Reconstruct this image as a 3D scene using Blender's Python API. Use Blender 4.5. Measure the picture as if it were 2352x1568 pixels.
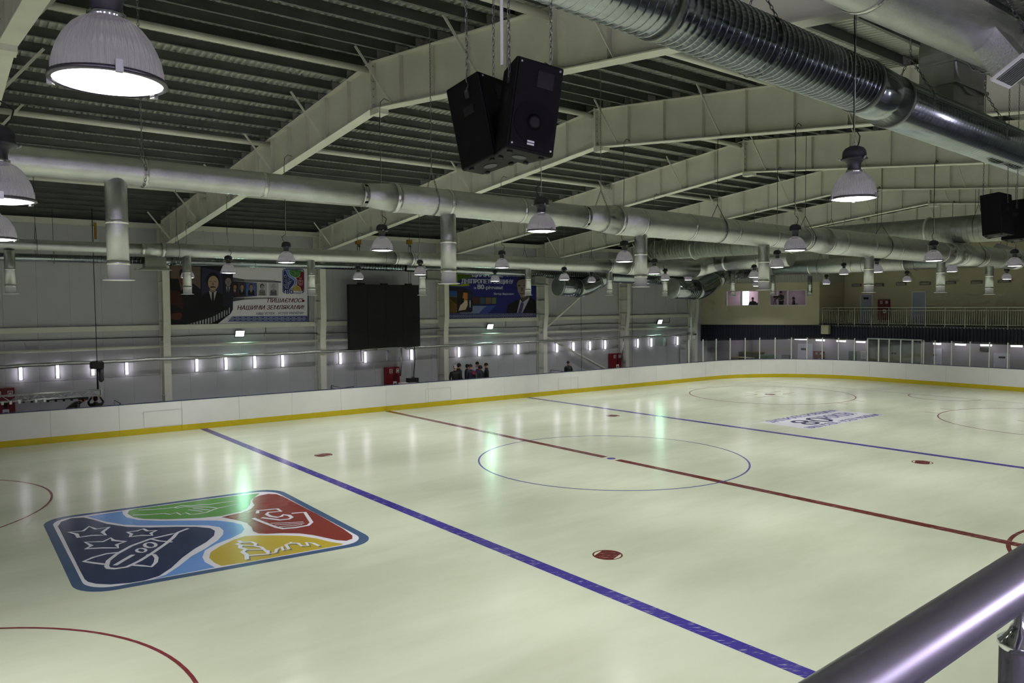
import bpy, bmesh, math, random
from mathutils import Vector, Matrix
for o in list(bpy.data.objects): bpy.data.objects.remove(o)
scene = bpy.context.scene
C = scene.collection
PI = math.pi
RND = random.Random(11)

# ------------------------------------------------------------------ camera
W, H = 2352, 1568
CAM = Vector((-18.5311, -18.1546, 5.2311)); YAW, PIT, ROL, FPX = .6665, -.0475, -.008, 1752.64
_f = Vector((math.sin(YAW)*math.cos(PIT), math.cos(YAW)*math.cos(PIT), math.sin(PIT)))
_r0 = Vector((math.cos(YAW), -math.sin(YAW), 0)); _u0 = _r0.cross(_f)
_r = _r0*math.cos(ROL) + _u0*math.sin(ROL); _u = -_r0*math.sin(ROL) + _u0*math.cos(ROL)
cd = bpy.data.cameras.new('camera'); cam = bpy.data.objects.new('camera', cd); C.objects.link(cam)
cd.sensor_fit = 'HORIZONTAL'; cd.sensor_width = 36; cd.lens = FPX/W*36; cd.clip_start = .05; cd.clip_end = 300
cam.matrix_world = Matrix(((_r.x,_u.x,-_f.x,CAM.x),(_r.y,_u.y,-_f.y,CAM.y),(_r.z,_u.z,-_f.z,CAM.z),(0,0,0,1)))
scene.camera = cam
# ------------------------------------------------------------------ world, exposure
wd = bpy.data.worlds.new('world'); scene.world = wd; wd.use_nodes = True
wd.node_tree.nodes['Background'].inputs[0].default_value = (.02,.02,.022,1)
wd.node_tree.nodes['Background'].inputs[1].default_value = .3
vs = scene.view_settings; vs.view_transform = 'Standard'; vs.look = 'None'; vs.gamma = 1; vs.use_curve_mapping = False
vs.exposure = 0.0
cyc = scene.cycles; cyc.max_bounces = 5; cyc.diffuse_bounces = 3; cyc.glossy_bounces = 3; cyc.transmission_bounces = 2; cyc.transparent_max_bounces = 12
cyc.caustics_reflective = False; cyc.caustics_refractive = False; cyc.sample_clamp_indirect = 4.0; cyc.use_denoising = True; cyc.use_adaptive_sampling = True; cyc.adaptive_threshold = .08; cyc.adaptive_min_samples = 12
LAMP_W = 113.0          # watts of one pendant lamp
TUBE_E = 13.0            # emission of the wall tubes
FLOOD_W = 60.0

# ------------------------------------------------------------------ measuring helpers (pixel of the photo -> point on a real plane)
def ray(x, y): return ((x-W/2)/FPX)*_r + (-(y-H/2)/FPX)*_u + _f
def at(x, y, **k):
    d = ray(x, y); (ax, v), = k.items()
    if ax == 'D': return CAM + d*v
    i = 'XYZ'.index(ax); return CAM + d*((v-CAM[i])/d[i])
def at_plane(x, y, P0, n):
    d = ray(x, y); return CAM + d*((P0-CAM).dot(n)/d.dot(n))
def px(P):
    d = Vector(P)-CAM; z = d.dot(_f); return (W/2+FPX*d.dot(_r)/z, H/2-FPX*d.dot(_u)/z)

# ------------------------------------------------------------------ materials
MATS = {}
def lin(c):
    return tuple(((v/12.92) if v <= .04045 else ((v+.055)/1.055)**2.4) for v in c)
def mat(name, col, rough=.6, metal=0., noise=0., nscale=6., bump=0., bscale=40., emit=0., ecol=None, spec=.5, stretch=(1,1,1), lo=None, ior=None, trans=0., coat=0.):
    """procedural principled material; col in sRGB 0..1; noise mixes a darker tone in large soft patches"""
    if name in MATS: return MATS[name]
    m = bpy.data.materials.new(name); m.use_nodes = True; nt = m.node_tree; b = nt.nodes['Principled BSDF']
    c = lin(col); b.inputs['Base Color'].default_value = (*c,1); b.inputs['Roughness'].default_value = rough
    b.inputs['Metallic'].default_value = metal; b.inputs['Specular IOR Level'].default_value = spec
    if ior: b.inputs['IOR'].default_value = ior
    if trans: b.inputs['Transmission Weight'].default_value = trans
    if coat: b.inputs['Coat Weight'].default_value = coat
    if emit:
        b.inputs['Emission Color'].default_value = (*(lin(ecol) if ecol else c),1); b.inputs['Emission Strength'].default_value = emit
    if noise or bump:
        tc = nt.nodes.new('ShaderNodeTexCoord'); mp = nt.nodes.new('ShaderNodeMapping'); mp.inputs['Scale'].default_value = stretch
        nt.links.new(tc.outputs['Object'], mp.inputs[0])
    if noise:
        n = nt.nodes.new('ShaderNodeTexNoise'); n.inputs['Scale'].default_value = nscale; n.inputs['Detail'].default_value = 5
        nt.links.new(mp.outputs[0], n.inputs['Vector'])
        cr = nt.nodes.new('ShaderNodeValToRGB'); cr.color_ramp.elements[0].position = .35; cr.color_ramp.elements[1].position = .68
        l2 = lin(lo) if lo else tuple(v*(1-noise) for v in c)
        cr.color_ramp.elements[0].color = (*l2,1); cr.color_ramp.elements[1].color = (*c,1)
        nt.links.new(n.outputs['Fac'], cr.inputs[0]); nt.links.new(cr.outputs[0], b.inputs['Base Color'])
    if bump:
        n2 = nt.nodes.new('ShaderNodeTexNoise'); n2.inputs['Scale'].default_value = bscale; n2.inputs['Detail'].default_value = 3
        nt.links.new(mp.outputs[0], n2.inputs['Vector'])
        bp = nt.nodes.new('ShaderNodeBump'); bp.inputs['Strength'].default_value = bump; bp.inputs['Distance'].default_value = .02
        nt.links.new(n2.outputs['Fac'], bp.inputs['Height']); nt.links.new(bp.outputs[0], b.inputs['Normal'])
    MATS[name] = m; return m

M_cream = mat('cream_painted_steel', (.89,.89,.835), .5, noise=.12, nscale=1.2)
M_wallp = mat('grey_wall_panel', (.75,.755,.765), .55, noise=.06, nscale=.8)
M_endw = mat('beige_plaster', (.77,.745,.63), .75, noise=.08, nscale=.7)
M_lilac = mat('pale_lilac_plaster', (.70,.68,.70), .75, noise=.06, nscale=.7)
M_navy = mat('navy_ribbed_cladding', (.055,.068,.155), .6, noise=.1, nscale=1)
M_deck = mat('pale_roof_deck', (.72,.73,.70), .6, noise=.1, nscale=2)
M_purlin = mat('galvanised_purlin', (.40,.42,.40), .55, metal=.25, noise=.25, nscale=1.5)
M_foil = mat('aluminium_foil_wrap', (.82,.83,.83), .24, metal=.95, noise=.12, nscale=5, bump=.3, bscale=120, stretch=(1,2.2,1))
M_foild = mat('foil_tape', (.86,.86,.86), .25, metal=1., bump=.35, bscale=30)
M_galv = mat('galvanised_spiral_steel', (.66,.69,.71), .17, metal=1., noise=.15, nscale=3)
M_galvd = mat('dull_galvanised_steel', (.62,.64,.60), .42, metal=.5, noise=.2, nscale=3)
M_white = mat('white_enamel', (.90,.90,.91), .35)
M_conc = mat('grey_concrete', (.45,.46,.47), .8, noise=.2, nscale=2)
M_black = mat('black_lacquer', (.025,.025,.03), .6, bump=.15, bscale=300, spec=.2)
M_blackm = mat('matt_black', (.03,.03,.032), .7)
M_grille = mat('black_grille', (.03,.027,.04), .55, bump=.3, bscale=400, spec=.15)
M_lampb = mat('dark_grey_lamp_housing', (.20,.20,.225), .45, noise=.15, nscale=9)
M_chrome = mat('polished_steel', (.80,.80,.82), .12, metal=1.)
M_rail = mat('brushed_stainless_steel', (.74,.72,.78), .34, metal=1., noise=.08, nscale=3)
M_board = mat('white_board_plastic', (.91,.91,.91), .35, noise=.04, nscale=1.5)
M_yellow = mat('yellow_kick_plastic', (.80,.72,.06), .4, noise=.08, nscale=2)
M_cap = mat('dark_blue_cap_rail', (.10,.16,.32), .4)
M_red = mat('red_enamel', (.46,.05,.08), .45, noise=.1, nscale=3)
M_cable = mat('black_cable', (.06,.06,.06), .6)
M_chain = mat('zinc_chain', (.55,.55,.55), .35, metal=.9)
M_alu = mat('aluminium', (.72,.73,.73), .35, metal=.8)
M_post = mat('pale_aluminium_post', (.82,.84,.80), .4, metal=.3)
M_door = mat('white_door', (.86,.87,.92), .45)
M_sign = mat('dark_sign_plate', (.07,.07,.09), .5)
M_signw = mat('white_print', (.88,.88,.88), .6)
M_tubeE = mat('tube_light_glass', (1,1,1), .4, emit=TUBE_E, ecol=(.97,.93,1.))
M_lens = mat('lamp_lens', (1,1,1), .3, emit=5., ecol=(1,.985,1)); M_lens.cycles.emission_sampling = 'NONE'
M_flood = mat('flood_lens', (1,1,1), .3, emit=95., ecol=(.74,1,.86))
M_skin = mat('skin', (.70,.50,.40), .6)
M_hair = mat('dark_hair', (.06,.05,.045), .7)
M_wood = mat('pale_table_top', (.82,.80,.74), .5)
M_green = mat('green_tarpaulin', (.16,.42,.36), .5, noise=.3, nscale=4)
M_dkgreen = mat('dark_green_crate', (.10,.14,.12), .6)
M_hoist = mat('yellow_hoist', (.62,.47,.08), .5)

def glass_mat():
    m = bpy.data.materials.new('screen_glass'); m.use_nodes = True; nt = m.node_tree
    for n in list(nt.nodes): nt.nodes.remove(n)
    out = nt.nodes.new('ShaderNodeOutputMaterial'); mx = nt.nodes.new('ShaderNodeMixShader'); tr = nt.nodes.new('ShaderNodeBsdfTransparent'); gl = nt.nodes.new('ShaderNodeBsdfGlossy')
    tr.inputs[0].default_value = (.93,.95,.94,1); gl.inputs['Roughness'].default_value = .05; mx.inputs[0].default_value = .05
    nt.links.new(tr.outputs[0], mx.inputs[1]); nt.links.new(gl.outputs[0], mx.inputs[2]); nt.links.new(mx.outputs[0], out.inputs[0]); return m
M_glass = glass_mat()
def dome_mat():
    m = bpy.data.materials.new('prismatic_reflector'); m.use_nodes = True; nt = m.node_tree; b = nt.nodes['Principled BSDF']
    b.inputs['Base Color'].default_value = (.56,.555,.58,1); b.inputs['Metallic'].default_value = .9; b.inputs['Roughness'].default_value = .2
    t = nt.nodes.new('ShaderNodeBsdfTranslucent'); t.inputs[0].default_value = (.82,.78,.88,1); mx = nt.nodes.new('ShaderNodeMixShader'); mx.inputs[0].default_value = .06
    nt.links.new(b.outputs[0], mx.inputs[1]); nt.links.new(t.outputs[0], mx.inputs[2]); nt.links.new(mx.outputs[0], nt.nodes['Material Output'].inputs[0]); return m
M_dome = dome_mat()

# ice and the paint frozen into it share the same wet surface
def ice_mat(name, col, lo, wear=0.):
    m = bpy.data.materials.new(name); m.use_nodes = True; nt = m.node_tree; b = nt.nodes['Principled BSDF']
    b.inputs['Roughness'].default_value = .2; b.inputs['IOR'].default_value = 1.31; b.inputs['Specular IOR Level'].default_value = .5
    g = nt.nodes.new('ShaderNodeNewGeometry'); mp = nt.nodes.new('ShaderNodeMapping'); mp.inputs['Rotation'].default_value = (0,0,.35); mp.inputs['Scale'].default_value = (.07,.22,1)
    nt.links.new(g.outputs['Position'], mp.inputs[0])
    n = nt.nodes.new('ShaderNodeTexNoise'); n.inputs['Scale'].default_value = 1.6; n.inputs['Detail'].default_value = 7; n.inputs['Roughness'].default_value = .6
    nt.links.new(mp.outputs[0], n.inputs['Vector'])
    cr = nt.nodes.new('ShaderNodeValToRGB'); cr.color_ramp.elements[0].position = .36; cr.color_ramp.elements[1].position = .6
    cr.color_ramp.elements[0].color = (*lin(lo),1); cr.color_ramp.elements[1].color = (*lin(col),1)
    nt.links.new(n.outputs['Fac'], cr.inputs[0]); last = cr.outputs[0]
    if wear:
        mp2 = nt.nodes.new('ShaderNodeMapping'); mp2.vector_type = 'TEXTURE'; mp2.inputs['Rotation'].default_value = (0,0,-.62); mp2.inputs['Scale'].default_value = (.45,.055,1)
        nt.links.new(g.outputs['Position'], mp2.inputs[0]); n2 = nt.nodes.new('ShaderNodeTexNoise'); n2.inputs['Scale'].default_value = 2.; n2.inputs['Detail'].default_value = 4
        nt.links.new(mp2.outputs[0], n2.inputs['Vector']); c2 = nt.nodes.new('ShaderNodeValToRGB'); c2.color_ramp.elements[0].position = .60; c2.color_ramp.elements[1].position = .67
        c2.color_ramp.elements[0].color = (0,0,0,1); c2.color_ramp.elements[1].color = (wear,wear,wear,1)
        nt.links.new(n2.outputs['Fac'], c2.inputs[0]); mx = nt.nodes.new('ShaderNodeMixRGB'); nt.links.new(c2.outputs[0], mx.inputs[0]); nt.links.new(last, mx.inputs[1])
        mx.inputs[2].default_value = (*lin((.78,.78,.74)),1); last = mx.outputs[0]
    nt.links.new(last, b.inputs['Base Color'])
    mp3 = nt.nodes.new('ShaderNodeMapping'); mp3.inputs['Rotation'].default_value = (0,0,.35); mp3.inputs['Scale'].default_value = (.8,4,1); nt.links.new(g.outputs['Position'], mp3.inputs[0])
    n3 = nt.nodes.new('ShaderNodeTexNoise'); n3.inputs['Scale'].default_value = 1.5; n3.inputs['Detail'].default_value = 4; nt.links.new(mp3.outputs[0], n3.inputs['Vector'])
    r3 = nt.nodes.new('ShaderNodeMapRange'); r3.inputs['To Min'].default_value = .17; r3.inputs['To Max'].default_value = .27; nt.links.new(n3.outputs['Fac'], r3.inputs[0]); nt.links.new(r3.outputs[0], b.inputs['Roughness'])
    bp = nt.nodes.new('ShaderNodeBump'); bp.inputs['Strength'].default_value = .06; bp.inputs['Distance'].default_value = .03; nt.links.new(n3.outputs['Fac'], bp.inputs['Height']); nt.links.new(bp.outputs[0], b.inputs['Normal'])
    return m
M_ice = ice_mat('ice', (.82,.845,.76), (.75,.775,.685))
M_iblue = ice_mat('ice_blue_paint', (.25,.21,.58), (.21,.18,.50), .75)
M_ired = ice_mat('ice_red_paint', (.41,.155,.145), (.35,.12,.12), .7)
M_ithin = ice_mat('ice_thin_red_paint', (.50,.22,.25), (.44,.18,.2), .2)
M_ithinb = ice_mat('ice_thin_blue_paint', (.30,.32,.58), (.26,.28,.52), .2)
def inkice(n, c): return ice_mat('ice_'+n, c, tuple(v*.93 for v in c))
I_navy = inkice('navy_print', (.17,.22,.36)); I_edge = inkice('slate_border_print', (.26,.36,.50)); I_white = inkice('white_print', (.88,.88,.92)); I_river = inkice('sky_blue_print', (.42,.60,.86))
I_green = inkice('green_print', (.36,.60,.29)); I_red = inkice('brick_red_print', (.51,.20,.17)); I_yel = inkice('mustard_print', (.74,.66,.21)); I_shade = inkice('grey_shadow_print', (.45,.45,.40))

# ------------------------------------------------------------------ mesh helpers
ORG = {}
def obj(name, me, parent=None):
    o = bpy.data.objects.new(name, me); C.objects.link(o)
    if parent is not None: o.parent = parent; ORG[o] = ORG.get(parent, Vector())
    return o
def tag(o, label, cat, group=None):
    o['label'] = label; o['category'] = cat
    if group: o['group'] = group
    return o
def thing(name, label, cat, loc=(0,0,0), group=None, rz=0):
    o = bpy.data.objects.new(name, None); C.objects.link(o); o.location = loc; o.rotation_euler = (0,0,rz); o.empty_display_size = .2
    ORG[o] = Vector(loc); return tag(o, label, cat, group)
def perp(d):
    d = d.normalized(); a = Vector((0,0,1)) if abs(d.z) < .9 else Vector((1,0,0))
    u = a.cross(d).normalized(); return u, d.cross(u).normalized()
class MB:
    def __init__(s): s.v = []; s.f = []; s.sm = []; s.mi = []
    def face(s, ids, smooth=False, mi=0): s.f.append(tuple(ids)); s.sm.append(smooth); s.mi.append(mi)
    def box(s, lo, hi, mi=0):
        b = len(s.v); x0,y0,z0 = lo; x1,y1,z1 = hi
        s.v += [Vector(p) for p in ((x0,y0,z0),(x1,y0,z0),(x1,y1,z0),(x0,y1,z0),(x0,y0,z1),(x1,y0,z1),(x1,y1,z1),(x0,y1,z1))]
        for q in ((0,3,2,1),(4,5,6,7),(0,1,5,4),(1,2,6,5),(2,3,7,6),(3,0,4,7)): s.face([b+i for i in q], mi=mi)
        return s
    def obox(s, c, ax, ay, az, mi=0):
        """oriented box: centre and three half-axis vectors"""
        b = len(s.v); c = Vector(c)
        for k in (-1,1):
            for (i,j) in ((-1,-1),(1,-1),(1,1),(-1,1)): s.v.append(c+ax*i+ay*j+az*k)
        for q in ((0,3,2,1),(4,5,6,7),(0,1,5,4),(1,2,6,5),(2,3,7,6),(3,0,4,7)): s.face([b+i for i in q], mi=mi)
        return s
    def bar(s, p0, p1, w, h=None, up=None, mi=0):
        p0 = Vector(p0); p1 = Vector(p1); d = (p1-p0); u, v = perp(d)
        if up is not None:
            u = Vector(up).cross(d).normalized(); v = d.cross(u).normalized()
        return s.obox((p0+p1)/2, u*w/2, v*(h or w)/2, d/2, mi)
    def tube(s, pts, rad, n=12, caps=True, mi=0, closed=False):
        pts = [Vector(p) for p in pts]; m = len(pts); rs = rad if isinstance(rad,(list,tuple)) else [rad]*m; b = len(s.v)
        u = None
        for i,p in enumerate(pts):
            if closed: d = pts[(i+1)%m]-pts[i-1]
            else: d = (pts[min(i+1,m-1)]-pts[max(i-1,0)])
            if d.length < 1e-9: d = Vector((0,0,1))
            d.normalize()
            if u is None: u, v = perp(d)
            else:
                u = (u-d*u.dot(d))
                if u.length < 1e-6: u, v = perp(d)
                u.normalize(); v = d.cross(u)
            for k in range(n):
                a = 2*PI*k/n; s.v.append(p+(u*math.cos(a)+v*math.sin(a))*rs[i])
        for i in range(m if closed else m-1):
            j = (i+1)%m
            for k in range(n): s.face((b+i*n+k, b+i*n+(k+1)%n, b+j*n+(k+1)%n, b+j*n+k), True, mi)
        if caps and not closed:
            s.face([b+k for k in range(n)][::-1], mi=mi); s.face([b+(m-1)*n+k for k in range(n)], mi=mi)
        return s
    def lathe(s, prof, n=24, c=(0,0,0), mi=0, rib=0., ribn=0, caps=False):
        b = len(s.v); c = Vector(c); m = len(prof)
        for (r,z,*e) in prof:
            k_ = e[0] if e else 0
            for k in range(n):
                a = 2*PI*k/n; rr = r*(1+(rib*k_*(0,1,0,-1)[k%4] if rib else 0)); s.v.append(c+Vector((rr*math.cos(a), rr*math.sin(a), z)))
        for i in range(m-1):
            for k in range(n): s.face((b+i*n+k, b+i*n+(k+1)%n, b+(i+1)*n+(k+1)%n, b+(i+1)*n+k), True, mi)
        if caps: s.face([b+k for k in range(n)][::-1], mi=mi); s.face([b+(m-1)*n+k for k in range(n)], mi=mi)
        return s
    def prism(s, poly, ext, mi=0):
        """planar polygon (3-D points) extruded by vector ext"""
        b = len(s.v); n = len(poly); e = Vector(ext)
        for p in poly: s.v.append(Vector(p))
        for p in poly: s.v.append(Vector(p)+e)
        s.face([b+i for i in range(n)][::-1], mi=mi); s.face([b+n+i for i in range(n)], mi=mi)
        for i in range(n): s.face((b+i, b+(i+1)%n, b+n+(i+1)%n, b+n+i), mi=mi)
        return s
    def poly(s, pts, mi=0):
        b = len(s.v); s.v += [Vector(p) for p in pts]; s.face(range(b, b+len(pts)), mi=mi); return s
    def quadstrip(s, A, B, mi=0, smooth=False):
        b = len(s.v); n = len(A)
        for p in A: s.v.append(Vector(p))
        for p in B: s.v.append(Vector(p))
        for i in range(n-1): s.face((b+i, b+i+1, b+n+i+1, b+n+i), smooth, mi)
        return s
    def ball(s, c, r, n=12, m=8, mi=0, sc=(1,1,1)):
        return s.lathe2([(math.sin(PI*i/m)*r, -math.cos(PI*i/m)*r) for i in range(m+1)], n, c, mi, sc)
    def lathe2(s, prof, n, c, mi, sc):
        b = len(s.v); c = Vector(c)
        for r,z in prof:
            for k in range(n): a = 2*PI*k/n; s.v.append(c+Vector((max(r,1e-4)*math.cos(a)*sc[0], max(r,1e-4)*math.sin(a)*sc[1], z*sc[2])))
        for i in range(len(prof)-1):
            for k in range(n): s.face((b+i*n+k, b+i*n+(k+1)%n, b+(i+1)*n+(k+1)%n, b+(i+1)*n+k), True, mi)
        return s
    def mesh(s, name, mats, org=Vector()):
        me = bpy.data.meshes.new(name); me.from_pydata([tuple(v-org) for v in s.v], [], s.f); me.update()
        for m in (mats if isinstance(mats,(list,tuple)) else [mats]): me.materials.append(m)
        me.polygons.foreach_set('use_smooth', s.sm); me.polygons.foreach_set('material_index', s.mi); return me
    def build(s, name, mats, parent=None, fix=True):
        org = ORG.get(parent, Vector()) if parent is not None else Vector()
        me = s.mesh(name, mats, org)
        if fix:
            bm = bmesh.new(); bm.from_mesh(me); bmesh.ops.recalc_face_normals(bm, faces=bm.faces); bm.to_mesh(me); bm.free()
        return obj(name, me, parent)
def struct(o): o['kind'] = 'structure'; return o
def copy_tree(o, parent=None):
    c = o.copy(); C.objects.link(c); c.parent = parent
    for ch in list(o.children): copy_tree(ch, c)
    return c
def text_mb(mb, body, size, P, ux, uy, align='LEFT', mi=0, width=None, shear=0., bold=0.):
    """lettering as flat faces: origin P, ux / uy the reading and the up direction"""
    cu = bpy.data.curves.new('t','FONT'); cu.body = body; cu.size = size; cu.align_x = align; cu.shear = shear; cu.resolution_u = 2
    o = bpy.data.objects.new('t', cu); C.objects.link(o); dg = bpy.context.evaluated_depsgraph_get(); dg.update()
    me = bpy.data.meshes.new_from_object(o.evaluated_get(dg)); P = Vector(P); ux = Vector(ux); uy = Vector(uy); sx = 1.
    if width and len(me.vertices):
        xs = [v.co.x for v in me.vertices]; sx = width/(max(xs)-min(xs))
    b = len(mb.v)
    for kz,dx in enumerate((-bold,0,bold) if bold else (0,)):       # heavier strokes: the same letters set three times, a hair apart
        nn = ux.cross(uy)
        for pi,p in enumerate(me.polygons):             # every facet on its own hair-thin level: glyph contours overlap
            b = len(mb.v); lv = .0004*kz+.00003*(pi%11)
            for i in p.vertices: co = me.vertices[i].co; mb.v.append(P+ux*(co.x*sx+dx)+uy*co.y+nn*lv)
            mb.face(range(b, b+len(p.vertices)), mi=mi)
    bpy.data.objects.remove(o); bpy.data.curves.remove(cu); bpy.data.meshes.remove(me); return mb
def stroke(mb, pts, w, nrm, mi=0, closed=False, lift=0.):
    """flat ribbon of width w along pts lying in the plane with normal nrm"""
    nrm = Vector(nrm); pts = [Vector(p)+nrm*lift for p in pts]; n = len(pts); A = []; B = []
    for i in range(n):
        if closed: d = pts[(i+1)%n]-pts[i-1]
        else: d = pts[min(i+1,n-1)]-pts[max(i-1,0)]
        t = nrm.cross(d).normalized()*w/2; A.append(pts[i]-t); B.append(pts[i]+t)
    if closed: A.append(A[0]); B.append(B[0])
    return mb.quadstrip(A, B, mi)
def chain_mb(mb, pts, pitch=.05, wire=.005, width=.02, n=8):
    """oval links along a polyline, each turned a quarter against the last"""
    pts = [Vector(p) for p in pts]; L = [0]
    for a,b in zip(pts, pts[1:]): L.append(L[-1]+(b-a).length)
    k = 0; s = pitch/2
    while s < L[-1]:
        i = max(j for j in range(len(L)-1) if L[j] <= s); t = (s-L[i])/max(L[i+1]-L[i],1e-6); p = pts[i].lerp(pts[i+1], t); d = (pts[i+1]-pts[i]).normalized()
        u, v = perp(d); w = u if k%2 else v
        ring = [p + d*math.cos(2*PI*q/n)*(pitch*.62) + w*math.sin(2*PI*q/n)*width/2 for q in range(n)]
        mb.tube(ring, wire, 4, closed=True); s += pitch; k += 1
    return mb
# ================================================================== LARGE STRUCTURE
def yfar(x): return 15.55-.045*x               # the far boards
XE, RC, YN = 31.8, 7.5, -15.29
def board_path():
    P = []; x = -24.0
    while x < 24.3: P.append(Vector((x, yfar(x), 0))); x += .6
    cy = yfar(24.3)-RC
    for i in range(0, 25): a = PI/2*(1-i/24); P.append(Vector((24.3+RC*math.cos(a), cy+RC*math.sin(a), 0)))
    y = cy-.6
    while y > YN+RC: P.append(Vector((XE, y, 0))); y -= .6
    for i in range(0, 25): a = -PI/2*i/24; P.append(Vector((24.3+RC*math.cos(a), YN+RC+RC*math.sin(a), 0)))
    x = 23.7
    while x > -24: P.append(Vector((x, YN, 0))); x -= .6
    for i in range(0, 25): a = -PI/2-PI/2*i/24; P.append(Vector((-24+RC*math.cos(a), YN+RC+RC*math.sin(a), 0)))
    cyl = yfar(-24)-RC; y = YN+RC+.6
    while y < cyl: P.append(Vector((-24-RC, y, 0))); y += .6
    for i in range(0, 25): a = PI-PI/2*i/24; P.append(Vector((-24+RC*math.cos(a), cyl+RC*math.sin(a), 0)))
    return P
BP = board_path()
def resample(P, step, closed=True):
    Q = P+[P[0]] if closed else P; L = [0]
    for a,b in zip(Q, Q[1:]): L.append(L[-1]+(b-a).length)
    n = round(L[-1]/step); out = []; j = 0
    for i in range(n):
        s = L[-1]*i/n
        while L[j+1] < s: j += 1
        t = (s-L[j])/max(L[j+1]-L[j],1e-9); out.append(Q[j].lerp(Q[j+1], t))
    return out
# --- floor slab and ice
struct(MB().box((-38,-23,-.3),(42,23.5,-.02)).build('floor', M_conc))
ice = struct(MB().prism([p+Vector((0,0,-.019)) for p in BP], (0,0,.019)).build('ice_sheet', M_ice)); ice['label'] = 'pale yellowish white ice sheet with painted hockey markings'
Z1, Z2, Z3, Z4 = .0012, .0024, .0036, .0048
UP = Vector((0,0,1))
def flat(name, m, pts, z): return MB().poly([(p[0],p[1],z) for p in pts]).build(name, m, ice, fix=False)
def ring(name, m, c, r, w, z, a0=0, a1=2*PI, n=96):
    A = [(c[0]+(r-w/2)*math.cos(a0+(a1-a0)*i/n), c[1]+(r-w/2)*math.sin(a0+(a1-a0)*i/n), z) for i in range(n+1)]
    B = [(c[0]+(r+w/2)*math.cos(a0+(a1-a0)*i/n), c[1]+(r+w/2)*math.sin(a0+(a1-a0)*i/n), z) for i in range(n+1)]
    return MB().quadstrip(B, A).build(name, m, ice, fix=False)
def hline(name, m, x, w, y0, y1, z):
    k = 24; A = [(x-w/2, y0+(y1-y0)*i/k, z) for i in range(k+1)]; B = [(x+w/2, y0+(y1-y0)*i/k, z) for i in range(k+1)]
    return MB().quadstrip(A, B).build(name, m, ice, fix=False)
BL, EX = 8.76, 20.08
for sx in (-1,1): hline('blue_line', M_iblue, sx*BL, .30, YN+.02, yfar(sx*BL)-.05, Z1)
hline('centre_line', M_ired, 0, .30, YN+.02, -.3, Z1); hline('centre_line', M_ired, 0, .30, .3, yfar(0)-.05, Z1)
ring('centre_circle', M_ithinb, (0,0), 4.5, .06, Z2)
MB().poly([(.15*math.cos(2*PI*i/32), .15*math.sin(2*PI*i/32), Z1) for i in range(32)]).build('centre_spot', M_iblue, ice, fix=False)
hline('goal_line', M_ithin, 26.1, .05, -12.5, 12.0, Z1); hline('goal_line', M_ithin, -26.1, .05, -12.5, 13.0, Z1)
ring('goal_crease', M_ithin, (26.1,0), 1.8, .06, Z2, PI/2, 3*PI/2, 40)
ring('referee_crease', M_ired, (.9,YN+.1), 3.35, .09, Z2, 0, PI, 48)
def neutral_spot(x, y):
    s = ring('face_off_spot', M_ired, (x,y), .30, .035, Z1, n=40)
    for k,(a,b) in enumerate(((.45,PI-.45+.9),)): pass
    # the filled lens between two chords
    pts = []
    for i in range(-8,9):
        a = PI*.27*i/8; pts.append((x+.285*math.cos(a+.35), y+.285*math.sin(a+.35)))
    for i in range(-8,9):
        a = PI*.27*i/8; pts.append((x+.285*math.cos(a+.35+PI), y+.285*math.sin(a+.35+PI)))
    o = MB().poly([(p[0],p[1],Z1) for p in pts]).build('spot_fill', M_ired, s, fix=False)
for sx in (-1,1):
    for sy in (-1,1): neutral_spot(sx*(BL-1.5), sy*7)
for sx in (-1,1):
    for sy in (-1,1):
        cx, cy = sx*EX, sy*7
        ring('face_off_circle', M_ithin, (cx,cy), 4.5, .06, Z2)
        MB().poly([(cx+.3*math.cos(2*PI*i/28), cy+.3*math.sin(2*PI*i/28), Z1) for i in range(28)]).build('face_off_spot', M_ired, ice, fix=False)
        for qx in (-1,1):
            for qy in (-1,1):
                mb = MB(); stroke(mb, [(cx+qx*.6,cy+qy*.45,Z2),(cx+qx*1.8,cy+qy*.45,Z2)], .05, UP); stroke(mb, [(cx+qx*.6,cy+qy*.45,Z2),(cx+qx*.6,cy+qy*1.3,Z2)], .05, UP)
                mb.build('face_off_mark', M_ithin, ice, fix=False)
            for qy in (-1,1):
                stroke(mb:=MB(), [(cx+qx*.85,cy+qy*4.5,Z2),(cx+qx*.85,cy+qy*5.1,Z2)], .05, UP); mb.build('hash_mark', M_ithin, ice, fix=False)
# --- square emblem printed in the ice; outlines measured from the photograph, laid on the ice plane
def zi(p, z): q = at(p[0]*.382653, 1000+p[1]*.382653, Z=0); return Vector((q.x, q.y, z))
def xline(a, b, c, d):
    x1,y1=a; x2,y2=b; x3,y3=c; x4,y4=d; D=(x1-x2)*(y3-y4)-(y1-y2)*(x3-x4)
    return (((x1*y2-y1*x2)*(x3-x4)-(x1-x2)*(x3*y4-y3*x4))/D, ((x1*y2-y1*x2)*(y3-y4)-(y1-y2)*(x3*y4-y3*x4))/D)
_L=((262,540),(425,890)); _T=((400,483),(1500,335)); _Rr=((1750,362),(2130,560)); _B=((2050,680),(700,925))
LC = [zi(xline(*a,*b),0) for a,b in ((_L,_T),(_T,_Rr),(_Rr,_B),(_B,_L))]     # TL TR BR BL
def luv(u, v, z):
    p = (LC[3].lerp(LC[2],u)).lerp(LC[0].lerp(LC[1],u), v); return Vector((p.x,p.y,z))
def rrect(i, r, n=8):
    out = []
    for cx,cy,a0 in ((1-i-r,1-i-r,0),(i+r,1-i-r,PI/2),(i+r,i+r,PI),(1-i-r,i+r,1.5*PI)):
        for k in range(n+1): a = a0+PI/2*k/n; out.append((cx+r*math.cos(a), cy+r*math.sin(a)))
    return out
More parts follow.
